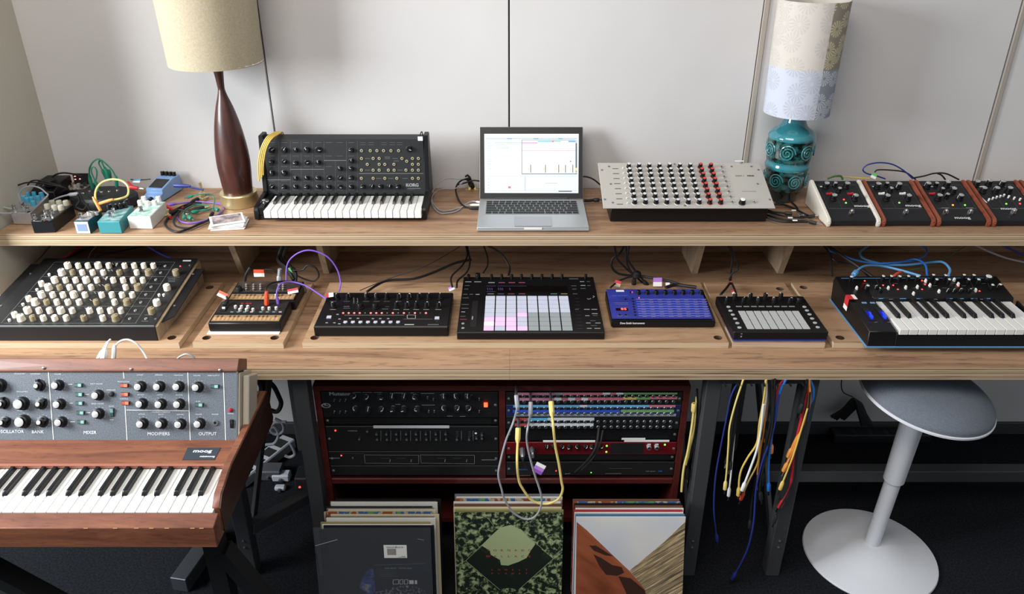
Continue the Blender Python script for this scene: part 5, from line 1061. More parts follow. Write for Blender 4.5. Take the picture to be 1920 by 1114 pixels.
# ---------------------------------------------------------------- 16. records on the floor
def art_mat(kind):
    m = bpy.data.materials.new('cover_' + kind); m.use_nodes = True; nt = m.node_tree; b = nt.nodes['Principled BSDF']; L = nt.links.new; b.inputs['Roughness'].default_value = .35
    tc = nt.nodes.new('ShaderNodeTexCoord')
    def ramp(src, stops, interp='LINEAR'):
        r = nt.nodes.new('ShaderNodeValToRGB'); r.color_ramp.interpolation = interp; e = r.color_ramp.elements
        e[0].position, e[0].color = stops[0][0], lin(stops[0][1]); e[1].position, e[1].color = stops[-1][0], lin(stops[-1][1])
        for p, c in stops[1:-1]: x = e.new(p); x.color = lin(c)
        L(src, r.inputs[0]); return r.outputs[0]
    def noise(scale, map_=(1, 1, 1), rot=0, detail=8, dist=0):
        mp = nt.nodes.new('ShaderNodeMapping'); mp.vector_type = 'TEXTURE'; mp.inputs['Scale'].default_value = map_; mp.inputs['Rotation'].default_value = (0, 0, rot); L(tc.outputs['Object'], mp.inputs[0])
        n = nt.nodes.new('ShaderNodeTexNoise'); n.inputs['Scale'].default_value = scale; n.inputs['Detail'].default_value = detail; n.inputs['Distortion'].default_value = dist; n.inputs['Roughness'].default_value = .65; L(mp.outputs[0], n.inputs['Vector']); return n.outputs['Fac']
    if kind == 'forest': L(ramp(noise(60, detail=8, dist=.4), [(.48, '20261F'), (.54, '6E7D5A'), (.60, 'A3B183')]), b.inputs['Base Color'])
    if kind == 'forest_dark': L(ramp(noise(14, detail=6, dist=.5), [(.55, '20261F'), (.72, '3E4A38')]), b.inputs['Base Color'])
    if kind == 'sky': L(ramp(noise(4, detail=2), [(.35, 'D5D2CC'), (.6, 'C6C8CE')]), b.inputs['Base Color'])
    if kind == 'sand': L(ramp(noise(7, (2.4, .8, 1), R(-42), 3, .2), [(.3, '5A2E20'), (.45, '8C4A30'), (.58, 'A05A3C'), (.72, 'B88458')]), b.inputs['Base Color'])
    if kind == 'grass': L(ramp(noise(26, (3, .14, 1), R(38), 8, .1), [(.36, '4A4038'), (.5, '8E7C62'), (.6, 'C8AE7C'), (.7, 'DAD6CC')]), b.inputs['Base Color'])
    if kind == 'night': L(ramp(noise(9, detail=4), [(.5, '20242B'), (.7, '2B3038')]), b.inputs['Base Color'])
    if kind == 'blue_rock': L(ramp(noise(40, detail=8, dist=1), [(.35, '20284A'), (.55, '3C4F88'), (.7, '8F9280')]), b.inputs['Base Color'])
    if kind == 'glitter': L(ramp(noise(120, detail=6), [(.5, '22252C'), (.6, '7B7284'), (.68, 'A39AB0')]), b.inputs['Base Color'])
    if kind == 'multi': L(ramp(noise(16, (.6, 3, 1), 0, 4), [(.35, '8A4A30'), (.45, 'A9A08A'), (.52, '3A5B8C'), (.6, '5C8C5A'), (.7, 'C7C1AE')], 'CONSTANT'), b.inputs['Base Color'])
    return m
AM = {k: art_mat(k) for k in ('forest', 'forest_dark', 'sky', 'sand', 'grass', 'night', 'blue_rock', 'glitter', 'multi')}
edge_cols = {'white': 'D2D2CC', 'cream': 'C9BE9C', 'black': '17181A', 'grey': '6F7072', 'red': 'B03040', 'olive': '8A8550', 'brown': '6E4A3A', 'blue': '48708F', 'patterned': None}
def record(label, fr, x0, x1, h, n, th, col, group, spine=True):
    m_ = AM['multi'] if col == 'patterned' else mat('sleeve_' + col, edge_cols[col], .45)
    return solo('record_sleeve', MB().box(x0, x1, 0, h, n - th, n, m_), label, 'record', group, fr.M)
def stack(name_, u0, u1, vtop_front, yb_front, cols, dx, h=.305, tilt=80):
    """front sleeve first; each next one stands further back and shows its top edge"""
    zt = .302; p0 = PZ(u0, vtop_front, zt); p1 = PZ(u1, vtop_front, zt)
    return p0.x, p1.x, p0.y
ORD = ['second', 'third', 'fourth', 'fifth', 'sixth', 'seventh', 'eighth', 'ninth', 'tenth', 'eleventh', 'twelfth', 'thirteenth', 'fourteenth']
def crate(where, x0, x1, ytop, cols, pitch, offs, front_mat, front_label, tilt, h=.303):
    # frame: origin at the bottom front edge, y up the sleeve
    ct, st_ = math.cos(R(tilt)), math.sin(R(tilt)); frs = []
    for i, c in enumerate([None] + cols):
        y_ = ytop + i * pitch - h * ct; o = offs[i % len(offs)]; hh = h - (0 if i == 0 else .0) + (offs[(i * 3 + 1) % len(offs)] * .3 if i else 0)
        f_ = Fr((0, y_, .004), R(tilt)); frs.append(f_)
        if i == 0: root = solo('record_sleeve', MB().box(x0, x1, 0, h, -.0035, 0, front_mat), front_label, 'record', None, f_.M)
        else: record('%s record sleeve, %s from the front of the %s stack' % (c if c != 'patterned' else 'multicoloured', ORD[i - 1], where), f_, x0 + o, x1 + o, hh, 0, pitch * .62, c, 'records in the %s stack' % where)
    return root, frs[0]
# left stack: dark sleeve in clear plastic
a = PZ(598, 992, .307); b = PZ(806, 992, .307)
rt, f0 = crate('left', a.x, b.x, a.y, ['black', 'white', 'olive', 'white', 'black', 'cream', 'patterned', 'cream', 'grey', 'black', 'white', 'grey', 'black'], .0088, [0, .010, .004, -.002, .012, .008, .020], AM['night'], 'dark blue-grey record sleeve with price sticker, front of the left stack', 82)
pl = mat('clear_sleeve', '6C7076', .12, alpha=.16)
part('plastic_sleeve', MB().box(a.x - .016, b.x + .002, .0, .311, .0008, .0012, pl), rt, f0.M, label='clear plastic outer sleeve')
zs = Z(560, 880, 4.76); A_ = MB()
x0, y0 = f0.uv(*zs(765, 788)); x1, y1 = f0.uv(*zs(963, 674)); stk = part('price_sticker', MB().box(x0, x1, y0, y1, .0013, .0018, paper), rt, f0.M); sk = MB(); cxs = (x0 + x1) / 2
sk.text('record', .0105, cxs - .0098, y1 - .0062, .0022, mat('ink_black', '14171C', .6), sx=.95); sk.text('store', .0105, cxs + .011, y1 - .0062, .0022, mat('ink_blue', '2A6CB8', .6), sx=1.0)
for i in range(22): xx = x0 + .009 + i * .0011; sk.add([(xx, y0 + .0095, .0021), (xx + .0006, y0 + .0095, .0021), (xx + .0006, y1 - .0115, .0021), (xx, y1 - .0115, .0021)], [(0, 1, 2, 3)], MATS['ink_black'])
for yy, l_ in ((.0065, .012), (.0035, .02)): sk.add([(x1 - l_ - .003, y0 + yy - .0015, .0021), (x1 - .004, y0 + yy - .0015, .0021), (x1 - .004, y0 + yy - .0005, .0021), (x1 - l_ - .003, y0 + yy - .0005, .0021)], [(0, 1, 2, 3)], MATS['ink_black'])
part('sticker_print', sk, stk, f0.M)
tm = MB(); gp = mat('silver_ink', '9A9CA0', .5); x, y = f0.uv(*zs(890, 884)); tm.text('COP ENVY - TOTAL END', .0062, x, y, .0004, gp, sx=1.08); f0.line(tm, zs(668, 856), zs(1128, 843), .0005, gp, .0004)
for i, q in enumerate((905, 924, 940, 956)): f0.line(tm, zs(722, q), zs(835 + (i * 37) % 60, q), .0011, dprint, .0004)
for i, (xa, xb, fill) in enumerate(((843, 892, 0), (903, 930, 0), (943, 974, 0), (988, 1026, 1), (1038, 1056, 1))):
    if fill: (xx0, yy0), (xx1, yy1) = f0.uv(*zs(xa, 1024)), f0.uv(*zs(xb, 990)); f0.quad(tm, xx0, yy0, xx1, yy1, white, .0004)
    else:
        for q in (((xa, 1027), (xb, 1024)), ((xa, 988), (xb, 985)), ((xa, 1027), (xa, 988)), ((xb, 1024), (xb, 985))): f0.line(tm, zs(*q[0]), zs(*q[1]), .0012, white, .0004)
part('cover_lettering', tm, rt, f0.M)
pb = [f0.uv(*zs(x, y)) for x, y in ((668, 885), (640, 885), (600, 915), (550, 1010), (545, 1060), (600, 1100), (640, 1140), (690, 1140), (680, 1000))]
part('cover_picture', MB().prism(pb[::-1], 0, .0004, AM['blue_rock'], 'z'), rt, f0.M)
pb = [f0.uv(*zs(x, y)) for x, y in ((680, 1095), (760, 1080), (850, 1050), (950, 1035), (1080, 1050), (1130, 1085), (1150, 1300), (680, 1300))]
pb = [(a_, max(b_, .002)) for a_, b_ in pb]; part('cover_picture', MB().prism(pb[::-1], .0001, .0005, AM['glitter'], 'z'), rt, f0.M)
sf = MB(); f0.line(sf, zs(150, 683), zs(345, 628), .0012, mat('crease_highlight', 'C8CCD2', .5), .0016); f0.line(sf, zs(1060, 622), zs(1118, 634), .0007, MATS['crease_highlight'], .0016); part('plastic_crease', sf, rt, f0.M)  # pale lines paint highlights along the creases of the plastic
# middle stack: green forest cover
a = PZ(852, 963, .302); b = PZ(1056, 959, .302)
rt, f0 = crate('middle', a.x, b.x, a.y, ['olive', 'cream', 'brown', 'white', 'patterned', 'white', 'grey'], .0105, [0, .001, -.004, -.003, -.005], AM['forest'], 'green forest record sleeve with diamond and red lettering, front of middle stack', 82)
zm2 = Z(830, 900, 5.207)
di = [f0.uv(*zm2(x, y)) for x, y in ((640, 1160), (225, 790), (640, 420), (1080, 770))]
part('cover_diamond', MB().prism(di[::-1] if (di[1][0] > di[3][0]) else [di[0], di[3], di[2], di[1]], 0, .0004, AM['forest_dark'], 'z'), rt, f0.M)
pale = mat('pale_green_ink', 'A7B486', .5); sh = [f0.uv(*zm2(x, y)) for x, y in ((640, 835), (570, 830), (560, 780), (470, 730), (460, 690), (380, 640), (535, 490), (560, 470), (600, 455), (660, 440), (760, 480), (905, 625), (860, 690), (820, 760), (740, 800), (680, 820))]
part('cover_glade', MB().prism(sh[::-1], .0004, .0007, pale, 'z'), rt, f0.M)
tm = MB()
for q in (((225, 790), (560, 1075)), ((225, 790), (535, 490)), ((1080, 770), (760, 480)), ((1080, 770), (750, 1065)), ((130, 840), (225, 790)), ((1080, 770), (1165, 705)), ((440, 370), (500, 450)), ((850, 360), (780, 470))): f0.line(tm, zm2(*q[0]), zm2(*q[1]), .0011, pale, .0006)
ri = mat('red_ink', 'B03A34', .5)
for s_, u0, u1, v, sz in (('TORNADO', 443, 848, 686, .0095), ('WALLACE', 443, 848, 745, .0095), ('LONELY', 483, 818, 876, .0075), ('PLANET', 483, 818, 912, .0075)):
    for i, ch in enumerate(s_):
        x, y = f0.uv(*zm2(u0 + (u1 - u0) * i / (len(s_) - 1), v)); tm.text(ch, sz, x, y, .0011, ri, sx=1.25); tm.text(ch, sz, x + .0003, y, .00112, ri, sx=1.25)
part('cover_lettering', tm, rt, f0.M)
cc = [(lambda p: (p[0], max(p[1], .003)))(f0.uv(*zm2(645 + 150 * math.cos(a_ * math.pi / 10), 1150 + 95 * math.sin(a_ * math.pi / 10)))) for a_ in range(20)]
part('cover_roundel', MB().prism(cc[::-1], .0004, .0008, AM['forest'], 'z'), rt, f0.M)
# right stack: sand and sea cover
a = PZ(1080, 971, .302); b = PZ(1285, 969, .302)
rt, f0 = crate('right', a.x, b.x, a.y, ['blue', 'white', 'red', 'white', 'brown', 'black', 'patterned', 'brown'], .0085, [0, -.001, -.003, -.004, .001], AM['sky'], 'record sleeve with orange dune and pale sky, front of the right stack', 82)
zr2 = Z(1050, 900, 5.207)
def poly(pts, m_, n0, n1, nm='cover_picture'):
    q = [(lambda p: (p[0], max(p[1], .001)))(f0.uv(*zr2(x, y))) for x, y in pts]; s_ = sum(q[i][0] * q[(i + 1) % len(q)][1] - q[(i + 1) % len(q)][0] * q[i][1] for i in range(len(q)))
    part(nm, MB().prism(q if s_ > 0 else q[::-1], n0, n1, m_, 'z'), rt, f0.M)
poly([(162, 410), (260, 490), (520, 740), (680, 890), (830, 1070), (860, 1300), (150, 1300)], AM['sand'], 0, .0003)
poly([(1222, 410), (1000, 620), (680, 885), (830, 1070), (860, 1300), (1185, 1300)], AM['grass'], 0, .0004)
dk = mat('dune_shadow_ink', '3A221A', .5)
poly([(325, 725), (400, 760), (510, 830), (600, 850), (625, 905), (560, 935), (450, 925), (390, 850)], dk, .0003, .0006); poly([(285, 640), (350, 640), (430, 690), (520, 745), (440, 735), (330, 690)], dk, .0003, .0006)
poly([(570, 940), (690, 960), (830, 1080), (850, 1300), (700, 1300), (640, 1090)], dk, .0003, .0006)

# ---------------------------------------------------------------- 17. stool
def stool():
    t = thing('stool', 'white pedestal stool with round grey felt seat and round base, under the desk', 'stool', (.93, 1.80, 0))
    bc = PZ(1631, 1031, .02); wh = mat('white_powder_coat', 'D6D8DC', .45); cx, cy = bc.x, bc.y
    rb = .193
    part('base', MB().lathe([(rb, .0), (rb + .002, .004), (rb, .009), (rb * .8, .020), (rb * .5, .034), (.06, .048), (.034, .052)], 64, wh, (cx, cy, 0)), t)
    def at(z_, f): return (cx + (tx - cx) * f, cy + (ty - cy) * f, z_)
    top = PY(1713, 790, 1.80); tx, ty = top.x, top.y
    part('lower_tube', MB().tube([at(.05, 0), at(.33, .62)], .0225, wh, 28), t)
    part('upper_tube', MB().tube([at(.30, .56), at(.303, .565), at(.572, 1.02)], [.026, .029, .032], wh, 28), t)
    sc = Vector((tx + .006, ty - .012, .604)); M_ = Matrix.Translation(sc) @ Matrix.Rotation(R(4), 4, 'X') @ Matrix.Rotation(R(7), 4, 'Y')
    rs = .172
    part('seat_shell', MB().lathe([(.034, -.035), (.10, -.030), (rs - .01, -.006), (rs + .003, .0), (rs + .003, .005), (rs, .007)], 64, wh), t, M_)
    part('seat_cushion', MB().lathe(sm([(rs, .006), (rs - .006, .022), (rs - .04, .043), (rs - .09, .054), (.03, .058), (.001, .058)]), 64, mat('grey_felt', '5E656E', .95, noise=('717882', 400, .3, .7), bump=.6, bscale=1400)), t, M_)
stool()
# ---------------------------------------------------------------- 18. cables, plugs and tags
random.seed(21)
ZZ = dict(a=Z(0, 290, 6.965), b=Z(130, 290, 6.964), c=Z(290, 330, 9.285), d=Z(800, 320, 11.14), e=Z(860, 220, 5.0625), f=Z(1430, 370, 13.714), g=Z(1400, 200, 3.692), h=Z(0, 460, 4.571), i=Z(340, 450, 5.065), j=Z(560, 450, 5.0625),
          k=Z(840, 440, 5.0625), l=Z(1110, 440, 5.063), m=Z(1320, 440, 4.843), n=Z(1520, 440, 4.8), o=Z(0, 620, 3.84), p=Z(920, 700, 4.683), q=Z(830, 900, 5.207), r=Z(1130, 720, 6.19), s=Z(1270, 690, 2.629), t=Z(420, 680, 2.567), u=Z(1480, 680, 2.566))
def cb(label, key, pts, d, r, m_, plugs='', tip=None, plugm=None, pl=.03, pr=2.1, name='cable', group=None):
    out = []
    for q in pts:
        u, v = ZZ[key](q[0], q[1]); out.append((u, v, q[2] if len(q) > 2 else d))
    return cable(label, out, r, m_, name, 'cable', plugs, plugm, tip, 6, pr, pl, group)
def tag(label, u, v, d, w_, h_, cols, rot=0, face=30):
    c = P(u, v, d); M_ = Matrix.Translation(c) @ Matrix.Rotation(R(face), 4, 'X') @ Matrix.Rotation(R(rot), 4, 'Z'); mb = MB(); n = len(cols)
    for i, m_ in enumerate(cols): mb.box(-w_ / 2, w_ / 2, h_ / 2 - (i + 1) * h_ / n, h_ / 2 - i * h_ / n, 0, .0012, m_)
    return solo('cable_tag', mb, label, 'tag', None, M_)
# left end of the shelf
cb('green patch lead arching high over the rounded black unit', 'b', [(310, 450), (270, 330), (262, 180), (330, 78), (410, 70), (450, 160), (490, 250), (515, 330)], 2.28, .0022, greenc, 'se', None, None, .035, 2.4, 'patch_cord')
cb('green patch lead bowing right over the rounded black unit', 'b', [(500, 330), (430, 200), (385, 110), (420, 75), (500, 140), (570, 220), (610, 320), (620, 420)], 2.29, .0022, greenc, 'se', None, None, .035, 2.4, 'patch_cord')
cb('green patch lead with tight narrow loop above the rounded black unit', 'b', [(385, 460), (330, 330), (290, 230), (300, 165), (345, 180), (360, 260), (330, 390)], 2.27, .002, greenc, 's', chrome, None, .03, 2.2, 'patch_cord')
cb('green patch lead nearest the wall above the rounded black unit', 'b', [(540, 340), (520, 230), (450, 150), (400, 62), (340, 70), (280, 140), (262, 260), (290, 400)], 2.30, .002, greenc, 'se', None, None, .035, 2.4, 'patch_cord')
cb('yellow patch lead standing in round loop behind the teal pedal', 'b', [(410, 735, 2.11), (360, 640, 2.12), (338, 520, 2.15), (370, 420, 2.16), (450, 350, 2.17), (570, 322, 2.17), (690, 345, 2.17), (765, 420, 2.16), (760, 530, 2.15), (660, 575, 2.13), (520, 600, 2.12), (390, 640, 2.12)], 2.13, .0028, yel2, 'se', None, orgc, .045, 1.6, 'patch_cord')
cb('black lead arching from black unit knob to the pink-lit module', 'a', [(650, 420), (665, 330), (720, 265), (820, 240), (940, 250), (1070, 285)], 2.31, .0025, rub, 's', None, None, .03, 1.8)
cb('grey lead circling the chrome pedal with pale-blue knobs', 'a', [(280, 640), (255, 560), (270, 480), (330, 425), (420, 412), (520, 435), (600, 500), (625, 530), (560, 600), (480, 680), (410, 750)], 2.15, .0022, greyc, 's', chrome)
cb('short grey lead behind the cream-knobbed black pedal', 'a', [(700, 590), (780, 555), (900, 525), (1020, 512)], 2.2, .0026, greyc, 'e', chrome)
cb('thin black lead sagging across the long black effects unit', 'a', [(20, 520), (120, 450), (260, 390), (360, 365), (480, 365), (620, 385), (840, 430)], 2.22, .0022, rub)
cb('second thin black lead over the long black effects unit', 'a', [(360, 400), (400, 350), (480, 335), (600, 355), (760, 400), (860, 440)], 2.24, .0022, rub)
cb('grey lead entering from the left edge of the shelf, upper one', 'a', [(-40, 640), (60, 690), (160, 710)], 2.13, .0028, greyc); cb('grey lead entering from the left edge of the shelf, lower one', 'a', [(-40, 760), (60, 768), (160, 765)], 2.1, .0032, greyc)
cb('black adaptor lead at the far left shelf edge', 'a', [(-30, 850), (30, 840), (100, 850)], .975, .005, rub)
for i, (q, lb) in enumerate((([(1010, 520), (1040, 600), (1000, 680), (1090, 720), (1150, 640)], 'tangled black lead between small pedals, left one'), ([(1040, 500), (1080, 600), (1150, 680), (1180, 740)], 'tangled black lead between small pedals, right one'), ([(760, 520), (830, 470), (900, 450)], 'short black lead behind the black pedal'))): cb(lb, 'a', q, 2.17 if i < 2 else 2.28, .003, rub)
cb('navy lead with long plug leaving the light-blue pedal', 'c', [(330, 168), (540, 176), (700, 212), (850, 240)], 2.27, .003, navy, 's', None, None, .05, 2)
cb('black and white lead at the left side of the light-blue pedal', 'b', [(760, 350), (800, 390), (850, 430), (900, 440)], 2.25, .003, redp, 'e', chrome, redp, .03, 2)
tag('blue and white tag behind the light-blue pedal', *ZZ['b'](880, 345), 2.33, .022, .014, [ltblue, paper])
cb('pale grey flat lead behind the light-blue pedal', 'b', [(800, 325), (940, 330), (1060, 320)], 2.34, .002, mat('dark_lead', '3A3A3C', .5))
# tangle between the white pedal and the wooden lamp
cb('purple patch lead lying straight toward the wooden lamp foot', 'c', [(240, 500), (480, 465), (700, 445), (1000, 465), (1250, 490), (1370, 512)], .972, .0022, purple, 'se', None, None, .02, 2.1, 'patch_cord')
cb('purple patch lead curling round the cable tangle', 'c', [(400, 640), (390, 720), (450, 790), (600, 822), (780, 800), (940, 755), (1100, 680), (1190, 590), (1160, 500), (1040, 470)], .972, .0022, purple, name='patch_cord')
cb('thick black lead making the largest loop in front of the wooden lamp', 'c', [(760, 395), (500, 535), (300, 680), (190, 790), (200, 880), (300, 950), (420, 972), (580, 925), (780, 840), (940, 770)], .973, .0032, rub, 's', brass, None, .035, 1.8)
cb('black lead making the inner loop in front of the wooden lamp', 'c', [(330, 600), (560, 500), (800, 480), (700, 470), (450, 600), (335, 760), (360, 860), (470, 905), (620, 905), (800, 820), (930, 770), (1010, 640)], .978, .003, rub, 'e', chrome, None, .03, 1.9)
cb('black lead with brass-tipped jack in the cable tangle', 'c', [(250, 660), (420, 590), (600, 620), (760, 570), (870, 550)], .981, .0032, rub, 'se', brass, None, .035, 1.8)
cb('green crocodile lead arching over the cable tangle', 'c', [(570, 375, .985), (700, 330, 1.0), (850, 312, 1.005), (980, 325, 1.0), (1040, 390, .99), (1035, 480, .985), (1010, 600, .98)], .99, .0018, greenc, 's', chrome, None, .03, 2.6)
cb('green crocodile lead looping in the middle of tangle', 'c', [(640, 640), (800, 600), (950, 540), (850, 500), (700, 510), (560, 570), (500, 650), (525, 740)], .978, .002, greenc, 'se', chrome, None, .022, 3)
cb('green crocodile lead with two stubby clips', 'c', [(640, 745), (580, 690), (620, 640), (760, 600), (900, 590), (1040, 560), (1110, 600)], .980, .002, greenc, 'se', chrome, None, .022, 3)
cb('red lead end beside the white pedal', 'c', [(215, 530), (260, 560), (340, 580), (500, 540)], .976, .003, redc, 's')
for i, (x, y, lb) in enumerate(((820, 300, 'brass jack splitter standing in the cable tangle'), (840, 385, 'brass jack adaptor lying by the black plug'), (240, 670, 'brass jack adaptor beside the white pedal'))):
    a = P(*ZZ['c'](x, y), .978); t = thing('jack_adaptor', lb, 'adaptor', (a.x, a.y, .9685)); M_ = Matrix.Translation((a.x, a.y, .9685)) @ Matrix.Rotation(i * 1.1, 4, 'Z')
    part('body', MB().box(-.009, .009, -.006, .006, 0, .011, brass), t, M_, bevel=.0015); part('socket', MB().lathe([(.0045, 0), (.0045, .014 + .02 * (i == 0))], 10, brass), t, M_ @ Matrix.Translation((0, 0, .011))); part('socket', MB().lathe([(.004, 0), (.004, .012)], 10, chrome), t, M_ @ Matrix.Translation((.009, 0, .006)) @ Matrix.Rotation(R(90), 4, 'Y'))
part('tip', MB().lathe([(.004, 0), (.004, .014)], 8, redp), t, M_ @ Matrix.Translation((-.009, 0, .006)) @ Matrix.Rotation(R(-90), 4, 'Y'))
# between patch-bay synthesizer and laptop
cb('pale grey lead making the outer loop left of the laptop', 'd', [(1112, 660, .978), (950, 642, .975), (800, 715, .972), (620, 850, .971), (400, 890, .971), (260, 880, .971), (130, 740, .973), (98, 560, .978), (140, 400, 2.35), (280, 230, 2.36), (450, 162, 2.37), (700, 180, 2.38), (860, 135, 2.39)], 0, .0018, greyc, 's', chrome, whitec, .015, 1.8)
cb('pale grey lead making the inner loop left of the laptop', 'd', [(1112, 716, .978), (880, 722, .975), (700, 770, .972), (480, 832, .971), (290, 832, .971), (150, 710, .973), (108, 580, .976), (180, 450, .979), (350, 380, 2.36), (590, 375, 2.37), (700, 290, 2.38), (780, 220, 2.39)], 0, .0018, greyc, 's', None, whitec, .03, 2)
cb('black lead curving into the laptop side from the wall', 'd', [(1100, 782, .978), (950, 785, .977), (800, 755, .975), (690, 650, .975), (620, 480, .978), (612, 360, 2.38), (660, 260, 2.39), (760, 190, 2.40), (870, 185, 2.41)], 0, .0028, rub, 's', None, None, .03, 1.8)
cb('short black lead above the laptop loops by the wall', 'd', [(640, 300), (720, 280), (820, 250), (900, 220), (1000, 205), (1140, 225)], 2.40, .0025, rub)
for x, y, lb in ((870, 160, 'upper small black plug by the wall left of laptop'), (930, 290, 'lower small black plug by the wall left of laptop')): a = PY(*ZZ['d'](x, y), 2.415); solo('plug', MB().tube([a + Vector((-.006, 0, .01)), a, a + Vector((.006, .004, -.012))], [.006, .009, .006], rub, 8), lb, 'plug')
a = PZ(*ZZ['d'](945, 425), .97); t = thing('bracket', 'pair of small brass hinge plates on shelf at the wall', 'hinge', (a.x, 2.42, .968)); 
for dx in (-.013, .013): part('plate', MB().box(a.x + dx - .008, a.x + dx + .008, 2.408, 2.422, .9685, .9705, brass), t); part('leaf', MB().box(a.x + dx * .6 - .004, a.x + dx * .6 + .004, 2.418, 2.4205, .9705, .982, brass), t)
cb('black lead leaving the laptop toward the wall on its right', 'e', [(1170, 562), (1220, 566), (1280, 590), (1350, 645)], 2.38, .0025, rub); cb('thick black plug between laptop and silver drum synthesizer', 'e', [(1186, 790, .985), (1230, 792, .982), (1290, 786, .981), (1335, 785, .981)], 0, .0048, rub, 'e', chrome, None, .02, 1.3)
# right of the silver drum synthesizer
for i, (q, lb, pg) in enumerate((([(20, 420), (300, 520), (700, 600), (1100, 610), (1380, 670)], 'black lead with silver plug end in front of the cream-cheeked pedal', 'e'), ([(60, 360), (300, 420), (620, 500), (1000, 520), (1330, 480)], 'black lead with plug resting against the cream cheek', 'e'), ([(100, 320), (260, 370), (480, 395), (760, 430)], 'black lead with silver square plug under lamp', 'e'), ([(250, 180), (520, 190), (800, 290), (1060, 420), (1200, 480)], 'black lead coming from behind the turquoise lamp', ''), ([(330, 120), (600, 200), (900, 330), (1150, 470)], 'second black lead behind the turquoise lamp', ''), ([(0, 460), (250, 580), (560, 640), (860, 640), (1150, 640)], 'lowest black lead right of the silver drum synthesizer', ''), ([(740, 130), (840, 210), (900, 300)], 'thin black lead from the lamp foot', ''))):
    cb(lb, 'f', q, .975 + .003 * (i % 3), .0028, rub, pg, None if i == 2 else chrome, blk3, .022, 2)
a = PZ(*ZZ['f'](995, 470), .982); solo('plug', MB().box(a.x - .008, a.x + .008, a.y - .006, a.y + .006, .979, .985, chrome), 'bright square silver plug right of the silver drum synthesizer', 'plug', bevel=.0006)
for x, y, lb in ((800, 340, 'upper white cable wrap by the pedals'), (710, 530, 'middle white cable wrap by the pedals'), (830, 600, 'lower white cable wrap by the pedals')): tag(lb, *ZZ['f'](x, y), .988, .013, .006, [paper], 0, 10)
# behind the wooden-cheeked pedals
cb('blue lead arching behind the wooden-cheeked pedals', 'g', [(960, 500), (900, 480), (830, 462), (805, 435), (840, 402), (920, 388), (1010, 400), (1090, 445), (1150, 500)], 2.34, .0022, navy); tag('green and white tag on lead behind the wooden-cheeked pedals', *ZZ['g'](880, 480), 2.33, .016, .016, [mat('green_tag', '5CB45A', .6), paper], -25, 60)
cb('black lead arching behind the brown-cheeked pedals, left one', 'g', [(885, 455), (910, 438), (1000, 440), (1100, 455), (1170, 505)], 2.35, .0022, rub); cb('black lead arching behind the brown-cheeked pedals, right one', 'g', [(1150, 495), (1230, 480), (1300, 462), (1380, 464), (1470, 505)], 2.35, .0025, rub)
cb('black lead dropping behind the pedal with two foot switches', 'g', [(1320, 462), (1350, 475), (1375, 505)], 2.33, .0025, rub); cb('mustard lead lying behind the cream-cheeked pedal', 'g', [(560, 502), (590, 482), (660, 486), (760, 492), (850, 498)], 2.345, .002, yel)
cb('short pale lead end behind the cream-cheeked pedal', 'g', [(560, 500), (600, 484), (650, 480), (665, 505)], 2.33, .003, mat('dark_green', '3C6B34', .5))
# under the shelf, left
cb('thick black lead entering under the shelf at far left', 'h', [(-20, 100), (150, 65), (370, 8)], 2.3, .004, rub); cb('red lead under the shelf at far left', 'h', [(-20, 258, .775), (250, 200, .775), (420, 150, .778), (560, 100, 2.25), (700, 5, 2.3)], 0, .004, redc)
cb('long black lead crossing the red one under the shelf', 'h', [(-20, 240, .778), (200, 182, .778), (400, 172, .785), (560, 110, 2.25), (800, 5, 2.3)], 0, .004, rub); cb('black lead behind the cream-knobbed synthesizer', 'h', [(800, 118, 2.18), (860, 82, 2.2), (1050, 45, 2.25), (1230, 8, 2.3)], 0, .0028, rub)
cb('thin orange-green lead under the shelf at far left', 'h', [(240, 200, 2.15), (350, 100, 2.2), (430, 5, 2.28)], 0, .002, mat('olive_cable', '6B5A2C', .5)); cb('dark blue lead ending at the cream-knobbed synthesizer', 'h', [(1265, 5), (1350, 60), (1480, 120)], 2.18, .0028, navy)
cb('thin grey lead behind the cream-knobbed synthesizer', 'h', [(760, 110), (780, 60), (830, 5)], 2.2, .0015, mat('dark_lead', '3A3A3C'))
# around the tiny synthesizers
cb('tall purple patch lead arching to the drum machine', 'i', [(1498, 490, 2.03), (1512, 400, 2.05), (1480, 280, 2.06), (1400, 170, 2.06), (1290, 112, 2.06), (1180, 100, 2.06), (1070, 150, 2.06), (1005, 240, 2.06), (995, 395, 2.05)], 0, .0022, purple, '', name='patch_cord')
cb('low purple patch lead from the front tiny synthesizer', 'i', [(920, 612, 1.95), (905, 510, 1.96), (940, 420, 1.98), (1040, 398, 2.0), (1170, 430, 2.0), (1280, 495, 1.99), (1375, 560, 1.97)], 0, .0022, purple, 's', None, None, .022, 2, name='patch_cord')
cb('black lead with upright orange plug in the front tiny synthesizer', 'i', [(812, 620, 1.94), (810, 540, 1.945), (806, 460, 1.96), (850, 415, 1.99), (940, 395, 2.02), (1080, 400, 2.05), (1170, 450, 2.05), (1180, 500, 2.04)], 0, .0024, rub, 's', None, org, .04, 2.8)
cb('black lead bundle dropping behind the tiny synthesizers, left strand', 'i', [(960, 55, 2.2), (930, 140, 2.19), (925, 200, 2.17), (1000, 270, 2.15), (1070, 380, 2.12)], 0, .006, rub); cb('black lead bundle dropping behind the tiny synthesizers, right strand', 'i', [(1010, 55, 2.2), (970, 160, 2.19), (1010, 230, 2.17), (1080, 300, 2.14), (1085, 400, 2.12)], 0, .0055, rub)
cb('black lead making small loop right of the tiny synthesizers', 'i', [(1050, 290), (1150, 285), (1200, 242), (1275, 265), (1305, 340), (1260, 390), (1180, 375), (1100, 340)], 2.13, .0026, rub)
